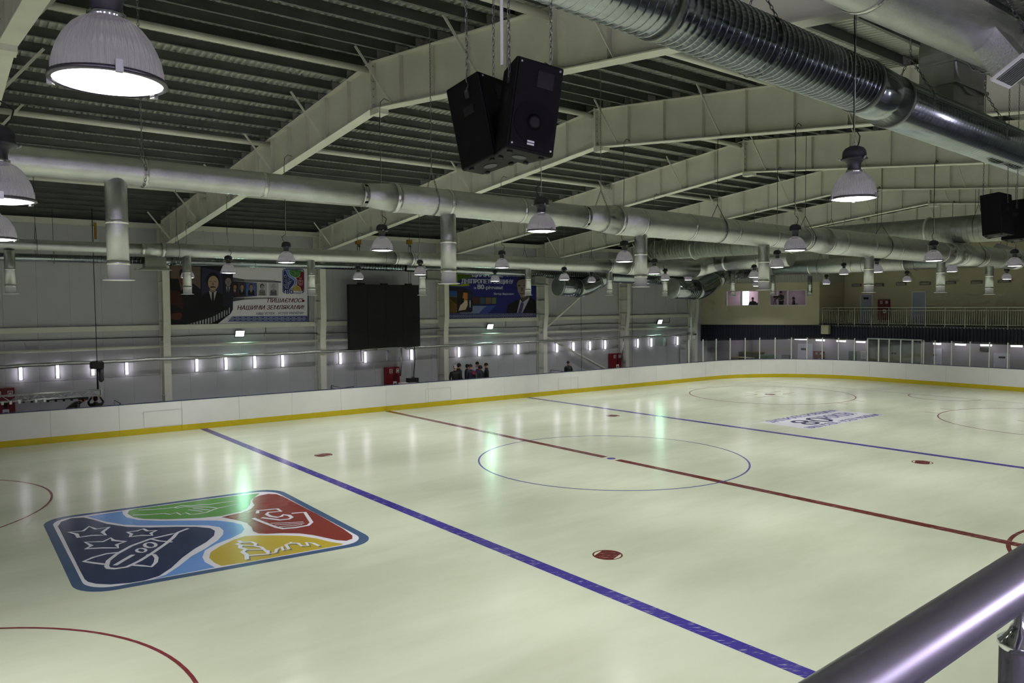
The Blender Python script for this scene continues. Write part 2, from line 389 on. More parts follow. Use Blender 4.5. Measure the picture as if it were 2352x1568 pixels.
NAVY=[(348,545),(368,517),(430,496),(500,492),(560,505),(640,530),(760,548),(900,552),(1050,548),(1180,548),(1262,556),(1290,572),(1284,602),(1238,640),(1165,682),(1092,735),(1028,795),(955,843),(868,870),(780,885),(660,894),(575,890),(528,878),(508,862),(478,806),(420,690),(364,575)]
RIVER=[(525,486),(620,471),(735,454),(738,472),(760,492),(830,507),(950,512),(1150,510),(1300,510),(1400,521),(1450,535),(1468,560),(1450,585),(1390,615),(1300,650),(1230,690),(1215,730),(1230,760),(1290,792),(1100,828),(918,862),(995,836),(1072,786),(1150,724),(1230,680),(1306,630),(1338,595),(1342,570),(1318,550),(1250,540),(1100,538),(850,540),(740,535),(640,518),(560,497)]
GREEN=[(765,470),(775,450),(820,440),(1000,417),(1250,382),(1450,358),(1560,347),(1530,368),(1505,390),(1500,415),(1480,440),(1440,455),(1330,483),(1200,495),(1000,503),(860,500),(800,490)]
REDF=[(1330,490),(1450,462),(1500,444),(1527,420),(1513,395),(1523,375),(1560,360),(1610,350),(1660,352),(1700,367),(1900,470),(2060,560),(2115,600),(2115,620),(2080,632),(2020,628),(1950,613),(1880,598),(1800,588),(1700,586),(1600,590),(1550,588),(1520,575),(1510,550),(1480,525),(1420,508)]
YELF=[(1255,735),(1265,700),(1320,665),(1400,627),(1470,604),(1550,600),(1700,600),(1800,603),(1900,618),(1980,638),(2060,650),(2050,657),(1800,702),(1500,757),(1330,783),(1290,765)]
STAR1=[(414,580),(500,573),(535,546),(575,562),(655,550),(615,580),(635,598),(550,600),(470,612),(460,592)]
STAR2=[(765,580),(825,573),(860,560),(885,573),(940,570),(905,586),(915,600),(845,600),(780,608),(790,592)]
STAR3=[(510,640),(620,637),(665,615),(680,630),(752,637),(700,655),(710,675),(610,675),(515,680),(550,662)]
ROCK=[(640,785),(650,752),(700,712),(790,662),(900,622),(1030,592),(1062,586),(1040,612),(1000,646),(920,702),(840,752),(760,790),(690,800),(650,797)]
def ell(c, rx, ry, n=20): return [(c[0]+rx*math.cos(2*PI*i/n), c[1]+ry*math.sin(2*PI*i/n)) for i in range(n)]
LINES=[(STAR1,1,.085),(STAR2,1,.075),(STAR3,1,.085),(ROCK,1,.09),([(1060,586),(1085,575),(1130,558)],0,.08),(ell((902,658),34,15),1,.07),(ell((848,690),28,12),1,.06),
 ([(720,702),(640,710),(560,732),(502,756),(565,766),(632,774)],0,.08),([(880,716),(925,716),(940,735),(935,762),(910,788),(850,782),(790,778)],0,.08),([(690,780),(740,750),(800,716)],0,.1),([(905,622),(960,634),(1035,640)],0,.06),
 ([(830,448),(930,444),(1045,433),(1085,421),(1160,421),(1260,414),(1340,402),(1420,393)],0,.05),([(795,478),(890,476),(985,468),(1020,474),(1060,464),(1085,476),(1115,464),(1140,474),(1180,472),(1240,462),(1280,446),(1310,436),(1430,412)],0,.05),([(1045,433),(1065,436),(1110,427),(1170,430),(1255,430),(1300,436)],0,.05),([(1160,438),(1260,448)],0,.04),([(1130,446),(1215,456)],0,.04),
 ([(1520,497),(1575,520),(1660,552),(1700,560),(1780,553),(1850,540),(1870,522),(1850,492),(1830,462),(1750,468)],0,.09),([(1545,468),(1548,452),(1610,446),(1665,441),(1688,456),(1610,462),(1600,474),(1625,486),(1665,492),(1690,486),(1700,476),(1735,480),(1752,492),(1735,502),(1680,508),(1620,500),(1570,494)],0,.09),([(1625,528),(1740,524),(1820,519)],0,.04),([(1650,538),(1740,533),(1826,527)],0,.04),([(1675,548),(1760,542),(1815,535)],0,.04),
 ([(1430,632),(1450,642),(1420,652),(1445,660),(1440,674),(1475,684),(1455,700),(1480,716),(1482,745)],0,.09),([(1450,642),(1510,640),(1535,650),(1530,664),(1570,672),(1590,688),(1608,712),(1482,722)],0,.07),([(1445,660),(1530,664)],0,.05),([(1475,686),(1590,684)],0,.05),([(1608,690),(1612,712),(1655,702),(1660,684),(1690,668),(1700,690),(1735,682),(1715,656),(1740,648),(1790,648),(1810,664),(1850,662),(1838,642),(1880,648),(1915,664)],0,.07),([(1745,640),(1745,650)],0,.05)]
emb = MB().poly([luv(u,v,Z1) for u,v in rrect(0,.11)]).build('printed_emblem', I_edge, ice, fix=False)
MB().poly([luv(u,v,Z2) for u,v in rrect(.032,.09)]).build('white_field', I_white, emb, fix=False)
for kz,(nm, pts, m) in enumerate((('navy_field',NAVY,I_navy),('river_band',RIVER,I_river),('green_field',GREEN,I_green),('red_field',REDF,I_red),('yellow_field',YELF,I_yel))):
    MB().poly([zi(p,Z3+(0 if kz == 1 else .0004)) for p in pts][::-1]).build(nm, m, emb, fix=False)
for i,(pts,cl,w) in enumerate(LINES):
    if i >= 20:
        stroke(sh:=MB(), [zi((p[0]+12,p[1]+5),Z4-.0007+.0001*(i-20)) for p in pts], w*.8, UP, closed=bool(cl)); sh.build('print_shadow', I_shade, emb, fix=False)
    stroke(mb:=MB(), [zi(p,Z4+.00015*i) for p in pts], w, UP, closed=bool(cl)); mb.build('white_outline', I_white, emb, fix=False)
# --- anniversary lettering panel in the far zone
pan = MB().poly([(10.55,-1.12,Z1),(16.9,-1.12,Z1),(16.6,1.35,Z1),(10.6,1.35,Z1)]).build('printed_lettering', I_white, ice, fix=False)
for body,size,x,y,w in (('ДНІПРОПЕТРОВЩИНА',.62,11.0,.95,5.6),('80',1.75,11.5,-.55,2.2),('РОКІВ!',1.0,13.8,-.15,2.4),('НАШ УСПІХ – УСПІХ УКРАЇНИ!',.55,10.75,-1.05,6.0)):
    text_mb(mb:=MB(), body, size, (x,y,Z3), (1,0,0), (0,1,0), width=w, bold=.012); mb.build('lettering', I_navy if size>1.5 else inkice('violet_lettering', (.33,.33,.62)) if 'ice_violet_lettering' not in bpy.data.materials else bpy.data.materials['ice_violet_lettering'], pan, fix=False)

# --- rink boards: every panel with its kick strip and cap
HB = 1.31
boards = thing('rink_boards', 'white rink boards with yellow kick strip running round the ice', 'rink boards')
seg = resample(BP, .3); n = len(seg); per = 8
def offs(i, d):
    t = (seg[(i+1)%n]-seg[i-1]).normalized(); return seg[i%n]+Vector((-t.y,t.x,0))*d       # outwards is to the left of travel
for s in range(0, n, per):
    ids = [(s+k)%n for k in range(per+1)]
    if s+per > n: ids = [(s+k)%n for k in range(n-s+1)]
    def band(name, m, z0, z1, d0, d1, par, gap=.004):
        A = [offs(i,d0) for i in ids]; B = [offs(i,d1) for i in ids]
        A[0] = A[0].lerp(A[1],gap/.3); A[-1] = A[-1].lerp(A[-2],gap/.3); B[0] = B[0].lerp(B[1],gap/.3); B[-1] = B[-1].lerp(B[-2],gap/.3)
        mb = MB(); up0 = Vector((0,0,z0)); up1 = Vector((0,0,z1)); m_ = len(A); b = 0
        for a,c in zip(A,B): mb.v += [a+up0, a+up1, c+up1, c+up0]
        for i in range(m_-1):
            for q in range(4): mb.face((4*i+q, 4*i+(q+1)%4, 4*i+4+(q+1)%4, 4*i+4+q))
        mb.face((0,1,2,3)); mb.face([4*(m_-1)+q for q in (3,2,1,0)])
        return mb.build(name, m, par)
    p = band('board_panel', M_board, .02, HB-.03, 0, .06, boards)
    band('kick_strip', M_yellow, .004, .25, -.012, .0005, p, .002); band('cap_rail', M_cap, HB-.03, HB, -.01, .08, p, .001)
# maintenance hatches outlined on a few far panels
hat = thing('board_hatch', 'leftmost thin hatch outline low on the far white boards', 'hatch', group='hatches in the far boards')
def hatch(root, x0, x1):
    mb = MB(); P = [Vector((x,yfar(x)-.0165,z)) for x,z in ((x0,.28),(x1,.28),(x1,.95),(x0,.95))]
    for a,b in zip(P, P[1:]+P[:1]): mb.bar(a,b,.007)
    mb.build('hatch_outline', mat('board_shadow_line',(.70,.70,.69),.6), root)
hatch(hat, -11.1, -9.6)
for a,w_ in ((2.2,'middle'),(11.0,'rightmost')):
    h2 = thing('board_hatch', w_+' thin hatch outline low on the far white boards', 'hatch', group='hatches in the far boards'); hatch(h2, a, a+1.5)

# --- far wall: sandwich panels
YW = 19.0
wf = struct(MB().box((-38,YW+.06,-.02),(29.6,YW+.25,9.6)).build('wall_far', M_wallp))
pm = {}
for (z0,z1) in ((0,2.2),(2.21,4.42),(4.43,9.35)):
    x = -24.0
    while x < 29.0:
        k = (z0,); 
        if k not in pm: pm[k] = MB().box((0,0,0),(1.1955,.06,z1-z0-.006)).mesh('wall_panel', M_wallp)
        o = obj('wall_panel', pm[k], wf); o.location = (x, YW, z0); x += 1.2
struct(MB().box((-38,-22.3,-.02),(42,-22.1,9.6)).build('wall_near', M_wallp)); struct(MB().box((-38.2,-22.3,-.02),(-38,19.3,12)).build('wall_left', M_wallp)); struct(MB().box((42,-22.3,-.02),(42.2,23,12)).build('wall_right', M_wallp))
# --- portal frames
XF = [-9.557+7.453*i for i in range(-1,6)]
YR, ZR, SL, SR, DEP = -1.53, 9.957, .1005, .1076, 1.1
def zb(y): return ZR-(SL*(y-YR) if y > YR else SR*(YR-y))
YC, YCN = 18.15, -21.2
ORD = ['nearest the camera, cut by the left edge','behind the pair of black loudspeakers','third from the camera','fourth from the camera','fifth from the camera','sixth from the camera, before the end building','last, beside the end building']
FR = []
stm = {}
for i,x in enumerate(XF):
    t = thing('portal_frame', 'cream painted steel roof beam and column, '+ORD[i], 'steel frame', (x,YC,0), 'portal frames'); FR.append(t)
    half = [(YC, YR, 'far'), (YCN, YR, 'near')]
    for y0,y1,_ in half:
        web = MB().prism([(x-.008,y0,zb(y0)),(x-.008,y1,zb(y1)),(x-.008,y1,zb(y1)+DEP),(x-.008,y0,zb(y0)+DEP)], (.016,0,0)).build('rafter_web', M_cream, t)
        for off in (0,DEP): 
            a = Vector((x,y0,zb(y0)+off)); b = Vector((x,y1,zb(y1)+off)); MB().bar(a,b,.30,.022,up=(0,0,1)).build('bottom_flange' if off == 0 else 'top_flange', M_cream, t)
        L = abs(y1-y0); k = 1; step = 1.31; sg = 1 if y1 > y0 else -1
        while k*step < L-.3:
            y = y1-sg*k*step; mb = MB(); mb.box((x-.115,y-.007,zb(y)+.012),(x+.115,y+.007,zb(y)+DEP-.012)); mb.build('stiffener', M_cream, web); k += 1
    MB().box((x-.15,YR-.03,zb(YR)-.16),(x+.15,YR+.03,zb(YR)+DEP+.05)).build('ridge_plate', M_cream, t)
    mb = MB(); mb.box((x-.14,YR-.35,zb(YR)-.16),(x+.14,YR-.03,zb(YR)-.03)); mb.build('ridge_bracket', M_cream, t)
    mb = MB()
    for k in range(6):
        for s in (-1,1): mb.tube([(x+s*.09,YR-.06,zb(YR)+.1+k*.18),(x+s*.09,YR+.06,zb(YR)+.1+k*.18)], .018, 6)
    mb.build('bolts', M_galvd, t)
    # column: tapered web, two flanges, horizontal stiffeners
    prof = [(18.27,0),(18.27,3.75),(18.15,4.6),(18.15,9.05)]
    col = MB().prism([(x-.008,y,z) for y,z in prof]+[(x-.008,18.95,9.05),(x-.008,18.95,0)], (.016,0,0)).build('column_web', M_cream, t)
    for a,b in zip(prof, prof[1:]): MB().bar((x,a[0],a[1]-.01),(x,b[0],b[1]+.01),.30,.022,up=(0,-1,0)).build('inner_flange', M_cream, col)
    MB().box((x-.15,18.94,0),(x+.15,18.965,9.1)).build('outer_flange', M_cream, col)
    for z in (1.3,2.2,3.0,3.75,4.6,5.5,6.4,7.2,7.95): MB().box((x-.13,18.2 if z > 4 else 18.3,z-.008),(x+.13,18.93,z+.008)).build('stiffener', M_cream, col)
    MB().box((x-.15,YC-.05,zb(YC)-.05),(x+.15,YC+.0,9.2)).build('haunch_plate', M_cream, t)
    mb = MB()
    for k in range(6):
        for s in (-1,1): mb.tube([(x+s*.09,YC-.08,8.05+k*.17),(x+s*.09,YC+.02,8.05+k*.17)], .018, 6)
    mb.build('bolts', M_galvd, t)
    # fly braces from the purlins down to the bottom flange
    for y in (-9.5,-6.0,-2.4,1.3,5.0,8.9,12.8,16.9):
        for s in (-1,1):
            a = Vector((x+s*.95,y+.05,zb(y)+DEP+.1)); b = Vector((x+s*.06,y,zb(y)+.05)); MB().bar(a,b,.06,.012,up=(0,1,0)).build('fly_brace', M_cream, t)
# --- roof: deck, purlins, struts
cl = struct(MB().box((-38,YR-.2,11.9),(42,YR+.2,11.95)).build('ceiling', M_deck))
def deck(y0, y1):
    A = []; B = []; x = -38.; p = .16
    while x < 42:
        for dx,dz in ((0,0),(.05,0),(.075,.045),(.135,.045)): A.append((x+dx,y0,zb(y0)+DEP+.235+dz)); B.append((x+dx,y1,zb(y1)+DEP+.235+dz))
        x += p
    return MB().quadstrip(A, B).build('roof_deck', M_deck, cl, fix=False)
deck(YR, YW+.3); deck(-22.4, YR)
def purlin(y):
    z = zb(y)+DEP+.012; s = 1 if y > YR else -1; mb = MB(); h = .22
    mb.box((-38,y-.004,z),(38,y+.004,z+h)); mb.box((-38,y-.07,z-.004),(38,y,z+.004)); mb.box((-38,y,z+h-.004),(38,y+.07,z+h+.004))
    return mb.build('purlin', M_purlin, cl)
k = 0
while YR+.35+k*.87 < 18.9: purlin(YR+.35+k*.87); k += 1
k = 0
while YR-.35-k*.87 > -22: purlin(YR-.35-k*.87); k += 1
for y in (-1.35,5.25,11.85,-7.95,-14.55):
    for a,b in zip([-24.46]+XF, XF): 
        z = zb(y)+DEP-.12; mb = MB(); mb.tube([(a+.06,y,z),(b-.06,y,z)], .075, 14); mb.box((a+.02,y-.1,z-.1),(a+.06,y+.1,z+.1)); mb.box((b-.06,y-.1,z-.1),(b-.02,y+.1,z+.1)); mb.build('strut_tube', M_cream, cl)
# purlin cleats, pale plates on top of each beam
cm = MB().box((-.16,-.012,0),(.16,.012,.2)).mesh('purlin_cleat', mat('pale_cleat',(.62,.62,.6),.5))
for i,x in enumerate(XF[:4]):
    k = 0
    while YR+.35+k*.87 < 18.5:
        y = YR+.33+k*.87; o = obj('purlin_cleat', cm, cl); o.location = (x,y,zb(y)+DEP+.012); k += 1
    k = 0
    while YR-.35-k*.87 > -12:
        y = YR-.37-k*.87; o = obj('purlin_cleat', cm, cl); o.location = (x,y,zb(y)+DEP+.012); k += 1
# --- far wall girts, battened eave beam, struts and cross bracing between the columns
for a,b,i in zip([-24.46]+XF, XF, range(9)):
    g = MB(); g.box((a+.16,18.8,4.24),(b-.16,18.99,4.46)); g.build('wall_girt', M_cream, wf)
    g = MB(); g.tube([(a,18.62,3.5),(b,18.62,3.5)], .065, 12); g.build('wall_strut', M_cream, wf)
    g = MB()
    for yy in (18.45,18.85): g.box((a+.02,yy-.04,8.78),(b-.02,yy+.04,8.98))
    g.build('eave_beam', M_cream, wf)
    k = 0
    while a+.5+k*1.45 < b-.3:
        xx = a+.5+k*1.45; MB().box((xx-.16,18.5,8.765),(xx+.16,18.8,8.78)).build('eave_batten', M_cream, wf); k += 1
br = MB(); br.tube([(XF[4]+.1,18.55,3.65),(XF[5]-.2,18.55,8.4)], .075, 12); br.build('wall_brace', M_cream, wf)
br = MB(); br.tube([(XF[4]+.1,18.55,3.3),(XF[5]-.2,18.55,.1)], .075, 12); br.build('wall_brace', M_cream, wf)
MB().tube([(-24,18.9,3.98),(-9.8,18.9,3.92)]+[(XF[1]+k*2.5,18.9,3.9+.05*math.sin(k*1.3)) for k in range(1,15)], .02, 6).build('wall_cable', M_lampb, wf)
# ================================================================== END BUILDING
XB = 33.0; ZF = 3.65
PA = Vector((29.25,19.0,0)); PB = Vector((33.0,11.45,0)); dAB = (PB-PA).normalized(); nAB = Vector((dAB.y,-dAB.x,0))   # slanted control-room front; normal towards the hall
if nAB.x > 0: nAB = -nAB
def cw(s, z, off=0): p = PA+dAB*s+nAB*off; return Vector((p.x,p.y,z))
LAB = (PB-PA).length
def sz(x, y): p = at_plane(x, y, PA, nAB); return (p-PA).dot(dAB), p.z
def obx(mb, s0, s1, z0, z1, o0, o1, mi=0): return mb.obox((cw(s0,z0,o0)+cw(s1,z1,o1))/2, dAB*(s1-s0)/2, nAB*(o1-o0)/2, Vector((0,0,(z1-z0)/2)), mi)
w1 = [sz(1668,667), sz(1743,702)]; w2 = [sz(1768,666), sz(1852,702)]
zt = (w1[0][1]+w2[0][1])/2; zs = (w1[1][1]+w2[1][1])/2
we = MB()
obx(we, -.3, LAB, 3.62, zs, -.2, 0); obx(we, -.3, LAB, zt, 6.75, -.2, 0)
obx(we, -.3, w1[0][0], zs, zt, -.2, 0); obx(we, w1[1][0], w2[0][0], zs, zt, -.2, 0); obx(we, w2[1][0], LAB, zs, zt, -.2, 0)
wend = struct(we.build('wall_end', M_endw))
mb = MB(); mb.box((33.0,11.45,3.62),(36.6,11.6,6.75)); mb.build('return_wall', M_endw, wend)
mb = MB(); mb.box((36.5,-23,3.5),(36.75,11.6,9.9)); mb.build('upper_back_wall', M_endw, wend)
# ribbed cladding over the control room
A = []; B = []; s = -.3
while s < LAB+.5:
    for ds,o in ((0,0),(.06,0),(.09,-.05),(.15,-.05)): A.append(cw(s+ds,6.72,o)); B.append(cw(s+ds,9.6,o))
    s += .2
MB().quadstrip(A, B).build('ribbed_cladding', M_deck, wend, fix=False)
mb = MB(); mb.box((33,11.45,6.72),(36.6,11.5,9.9)); mb.box((33.0,-23,9.0),(33.1,11.5,10.5)); mb.build('upper_cladding', M_deck, wend)
# fascia: navy ribs
fa = MB(); A = []; B = []; s = -.3
while s < LAB:
    for ds,o in ((0,.06),(.08,.06),(.10,.10),(.18,.10)): A.append(cw(s+ds,2.38+.25*max(0,s)/LAB,o)); B.append(cw(s+ds,3.62,o))
    s += .2
y = 11.4
while y > -22:
    for dy,o in ((0,.06),(.08,.06),(.10,.10),(.18,.10)): A.append(Vector((XB-o,y-dy,2.63))); B.append(Vector((XB-o,y-dy,3.62)))
    y -= .2
fa.quadstrip(A, B); fascia = struct(fa.build('trim_1', M_navy, fix=False)); fascia['label'] = 'navy blue ribbed fascia under the balcony'
mb = MB(); mb.poly([cw(-.3,2.62,.1),cw(LAB,2.63,.1),(33,-22,2.63),(36.6,-22,2.63),(36.6,19.5,2.63)]); mb.build('balcony_soffit', M_lilac, wend)
mb = MB(); mb.box((32.92,-22,3.55),(36.6,11.5,3.65)); mb.build('balcony_floor', M_conc, wend)
# control room interior
mb = MB(); bk = 4.0
mb.poly([cw(-.3,3.65,-bk),cw(LAB+1,3.65,-bk),cw(LAB+1,6.6,-bk),cw(-.3,6.6,-bk)]); mb.poly([cw(-.3,4.3,-.2),cw(LAB,4.3,-.2),cw(LAB,4.3,-bk),cw(-.3,4.3,-bk)]); mb.poly([cw(-.3,6.6,-.2),cw(LAB,6.6,-.2),cw(LAB,6.6,-bk),cw(-.3,6.6,-bk)])
mb.poly([cw(-.3,3.65,-.2),cw(-.3,6.6,-.2),cw(-.3,6.6,-bk),cw(-.3,3.65,-bk)])
mb.poly([cw(5.3,3.65,-1.2),cw(5.3,6.6,-1.2),cw(5.3,6.6,-bk),cw(5.3,3.65,-bk)])
mb.build('control_room_wall', mat('pinkish_room_wall',(.62,.56,.585),.8), wend, fix=False)
def win(n, a, b, split):
    s0, s1 = a[0], b[0]; w = struct(MB().build('window_%d'%n, M_white)) if False else None
    mb = MB(); f = .07
    obx(mb, s0, s1, zs, zs+f, -.16, .03); obx(mb, s0, s1, zt-f, zt, -.16, .03); obx(mb, s0, s0+f, zs+f, zt-f, -.16, .03); obx(mb, s1-f, s1, zs+f, zt-f, -.16, .03)
    sm = s0+(s1-s0)*split; obx(mb, sm-.06, sm+.06, zs+f, zt-f, -.14, .02)
    w = struct(mb.build('window_%d'%n, mat('pale_window_frame',(.80,.78,.78),.4)))
    for q0,q1 in ((s0+f,sm-.06),(sm+.06,s1-f)): obx(g:=MB(), q0, q1, zs+f, zt-f, -.09, -.08); g.build('pane', M_glass, w)
win(1, w1[0], w1[1], .46); win(2, w2[0], w2[1], .50)
# bright daylight window on the room's rear wall, seen through the left front window
def rear(x, y): P0 = PA-nAB*3.98; return at_plane(x, y, P0, nAB)
a = rear(1707,668); b = rear(1721,701)
def rpt(x, y, o=.02): return rear(x,y)+nAB*o
mb = MB(); mb.poly([rpt(1705,660),rpt(1721,660),rpt(1721,702),rpt(1705,702)]); o = struct(mb.build('window_3', mat('daylight_pane',(.9,.95,1),.3,emit=3.2,ecol=(.86,.93,1.)), fix=False))
fm = MB()
for x0,x1 in ((1704,1706),(1720.5,1722.5)): fm.poly([rpt(x0,658,.05),rpt(x1,658,.05),rpt(x1,702,.05),rpt(x0,702,.05)])
fm.poly([rpt(1704,680,.05),rpt(1711,680,.05),rpt(1711,681.2,.05),rpt(1704,681.2,.05)])
fm.build('window_frame', M_white, o, fix=False)
mb = MB(); mb.poly([rpt(1722.5,655,.03),rpt(1748,655,.03),rpt(1748,705,.03),rpt(1722.5,705,.03)]); mb.build('pale_room_panel', mat('pale_pink_wall',(.95,.84,.90),.7), wend, fix=False)
lr = bpy.data.lights.new('control_room_lamp','AREA'); lr.shape = 'RECTANGLE'; lr.size = 2.2; lr.size_y = .5; lr.energy = 40; lr.color = (1,.86,.95); lo = bpy.data.objects.new('control_room_ceiling_lamp', lr); C.objects.link(lo); lo.location = cw(2.4,6.5,-2.6)
tag(lo, 'ceiling lamp inside the lit control room, left half', 'lamp')
lr2 = bpy.data.lights.new('control_room_lamp','AREA'); lr2.shape = 'RECTANGLE'; lr2.size = 1.6; lr2.size_y = .5; lr2.energy = 14; lr2.color = (1,.86,.95); lo2_ = bpy.data.objects.new('control_room_ceiling_lamp', lr2); C.objects.link(lo2_); lo2_.location = cw(6.3,6.5,-2.6)
tag(lo2_, 'ceiling lamp inside the control room, right half', 'lamp')
# --- balcony railing
rl = thing('balcony_railing', 'pale steel balcony railing with many thin balusters above the navy fascia', 'railing', (XB-.02,0,ZF))
xr = XB-.06; mb = MB(); mb.tube([(xr,11.2,ZF+1.22),(xr,-8,ZF+1.22)], .022, 8); mb.build('handrail', M_post, rl)
for z in (ZF+.14,ZF+1.03): mb = MB(); mb.tube([(xr,11.2,z),(xr,-8,z)], .015, 6); mb.build('rail', M_post, rl)
posts = [(11.15-1.18*k) for k in range(17)]
pmesh = MB().tube([(0,0,-.12),(0,0,1.2)], .024, 8).mesh('post', M_post); bmesh_ = MB().tube([(0,0,.14),(0,0,1.03)], .011, 5).mesh('baluster', M_post)
for k,y in enumerate(posts):
    o = obj('post', pmesh, rl); o.location = (xr-(XB-.02), y, 0)
    for j in range(1,9):
        if y-1.18*j/9 < -8: break
        o = obj('baluster', bmesh_, rl); o.location = (xr-(XB-.02), y-1.18*j/9, 0)
for x,y in ((2006,752),(2176,752)): pass
# --- upper back wall: doors, fire cabinet, emergency light plates
def plate(x0, y0, x1, y1, X, t=.04):
    a = at(x0,y0,X=X); b = at(x1,y1,X=X); return (X-t, min(a.y,b.y), min(a.z,b.z)), (X, max(a.y,b.y), max(a.z,b.z))
def door(n, x0, x1, ytop, X, z0, sign=None, m=None):
    lo_, hi_ = plate(x0, ytop, x1, ytop+30, X, .06); lo_ = (lo_[0], lo_[1], z0); mb = MB(); mb.box(lo_, hi_)
    d = struct(mb.build('door_%d'%n, m or M_door)); fr = MB(); t = .05
    fr.box((lo_[0]-.02,lo_[1]-t,z0),(hi_[0],lo_[1],hi_[2]+t)); fr.box((lo_[0]-.02,hi_[1],z0),(hi_[0],hi_[1]+t,hi_[2]+t)); fr.box((lo_[0]-.02,lo_[1],hi_[2]),(hi_[0],hi_[1],hi_[2]+t)); fr.build('door_frame', M_white, d)
    if sign:
        s0,s1 = plate(*sign, X-.06, .02); MB().box(s0, s1).build('sign_plate', M_sign, d)
    hb = MB(); hb.box((lo_[0]-.05,lo_[1]+.08,z0+1.0),(lo_[0],lo_[1]+.2,z0+1.04)); hb.build('handle', M_alu, d)
    return d
M_doorg = mat('grey_white_door',(.66,.67,.76),.5)
door(1, 1904, 1919, 674, 36.5, ZF, None, M_doorg); door(2, 1979, 2003, 677, 36.5, ZF, (1984,682.5,1995,687), M_doorg); door(3, 2097, 2126, 671, 36.5, ZF, None, M_doorg)
def fire_cabinet(label, lo_, hi_, axis):
    """red cabinet; axis 'y' front faces -Y, 'x' front faces -X"""
    t = thing('fire_cabinet', label, 'fire cabinet', ((lo_[0]+hi_[0])/2, (lo_[1]+hi_[1])/2, lo_[2]), 'red fire hose cabinets'); MB().box(lo_, hi_).build('body', M_red, t)
    w = (hi_[0]-lo_[0]) if axis == 'y' else (hi_[1]-lo_[1]); h = hi_[2]-lo_[2]
    def q(name, m, u0, u1, v0, v1, out=.012, par=None, base=0.):
        mb = MB(); z0 = lo_[2]+h*v0; z1 = lo_[2]+h*v1
        if axis == 'y': mb.box((lo_[0]+w*u0, lo_[1]-base-out, z0),(lo_[0]+w*u1, lo_[1]-base, z1))
        else: mb.box((lo_[0]-base-out, hi_[1]-w*u1, z0),(lo_[0]-base, hi_[1]-w*u0, z1))
        return mb.build(name, m, par or t)
    d = q('door', M_red, .04,.96,.03,.97); q('vent_slot', M_blackm, .55,.68,.55,.72, .006, d, .012)
    for (u0,u1) in ((.24,.46),(.72,.94)):
        s = q('pictogram', M_signw, u0,u1,.80,.94,.004,d,.012); q('pictogram_field', M_red, u0+.03,u1-.03,.815,.925,.003,s,.016)
        q('pictogram_mark', M_signw, u0+(.08 if u0<.5 else .06),u1-(.09 if u0<.5 else .06),.84,.90,.003,s,.019)
    s = q('number_label', M_signw, .50,.76,.34,.52,.004,d,.012); q('number_mark', M_lampb, .55,.71,.40,.46,.003,s,.016)
    return t
a = at(2020,688,X=36.5); b = at(2044,745,X=36.5); fire_cabinet('red fire cabinet on the upper balcony wall behind the railing', (36.25,b.y,ZF+.3),(36.5,a.y,a.z), 'x')
em = None
for i,(x0,x1,y) in enumerate(((1958,1979,655),(2010,2030,654),(2059,2082,652),(2114,2138,651),(2173,2196,649),(2231,2257,648),(2293,2322,645.5))):
    lo_,hi_ = plate(x0,y-3,x1,y+3,36.5,.1); t = thing('emergency_light', 'unlit grey wall light high on the balcony wall, %s from the left'%['first','second','third','fourth','fifth','sixth','seventh'][i], 'wall light', (36.45,(lo_[1]+hi_[1])/2,lo_[2]), 'unlit balcony wall lights')
    MB().box(lo_,hi_).build('housing', mat('grey_housing',(.42,.42,.40),.6), t); MB().box((lo_[0]-.02,lo_[1]+.06,lo_[2]+.03),(lo_[0],hi_[1]-.06,hi_[2]-.03)).build('diffuser', mat('unlit_diffuser',(.60,.60,.56),.4), t)
# --- small beige cabinet hung on the fascia
a = at(1890,746,X=32.85); b = at(1907,767,X=32.85); t = thing('wall_box', 'small beige box fixed on the navy fascia at the railing end', 'box', (32.8,(a.y+b.y)/2,b.z))
MB().box((32.6,b.y,b.z),(32.88,a.y,a.z)).build('body', mat('beige_box',(.72,.70,.58),.6), t); MB().box((32.585,b.y+.04,b.z+.04),(32.6,a.y-.04,a.z-.04)).build('lid', mat('beige_lid',(.76,.74,.62),.6), t)
# --- ground floor behind the end boards
mb = MB(); mb.box((36.0,-22,0),(36.2,25,2.63)); mb.build('lower_back_wall', M_lilac, wend)
mb = MB(); mb.box((29.25,19.1,0),(36.1,19.3,2.63)); mb.build('lower_side_wall', M_lilac, wend)
LOWT = [(1630,783,5),(1884,781,19),(1932,783,20),(1977,785,20),(2149,789,24),(2206,791,24),(2265,792.5,25),(2335,794.5,26)]
NTH = ['first','second','third','fourth','fifth','sixth','seventh','eighth','ninth','tenth','eleventh','twelfth','thirteenth','fourteenth','fifteenth','sixteenth','seventeenth','eighteenth','nineteenth','twentieth','twenty-first','twenty-second','twenty-third','twenty-fourth','twenty-fifth']
for i,yy in enumerate((18.2,16.6,15.0,13.6)):
    xx = 33.2-.33*i if False else 34.2; t = thing('ceiling_tube', 'tube light hidden up behind the navy fascia at the far corner', 'tube light', (xx,yy,2.5), 'hidden tube lights'); MB().tube([(xx,yy-.5,2.5),(xx,yy+.5,2.5)], .05, 8).build('tube', mat('low_tube_glass',(1,1,1),.4,emit=9.,ecol=(.98,.94,1.)), t); MB().box((xx-.08,yy-.52,2.55),(xx+.08,yy+.52,2.62)).build('housing', M_white, t)
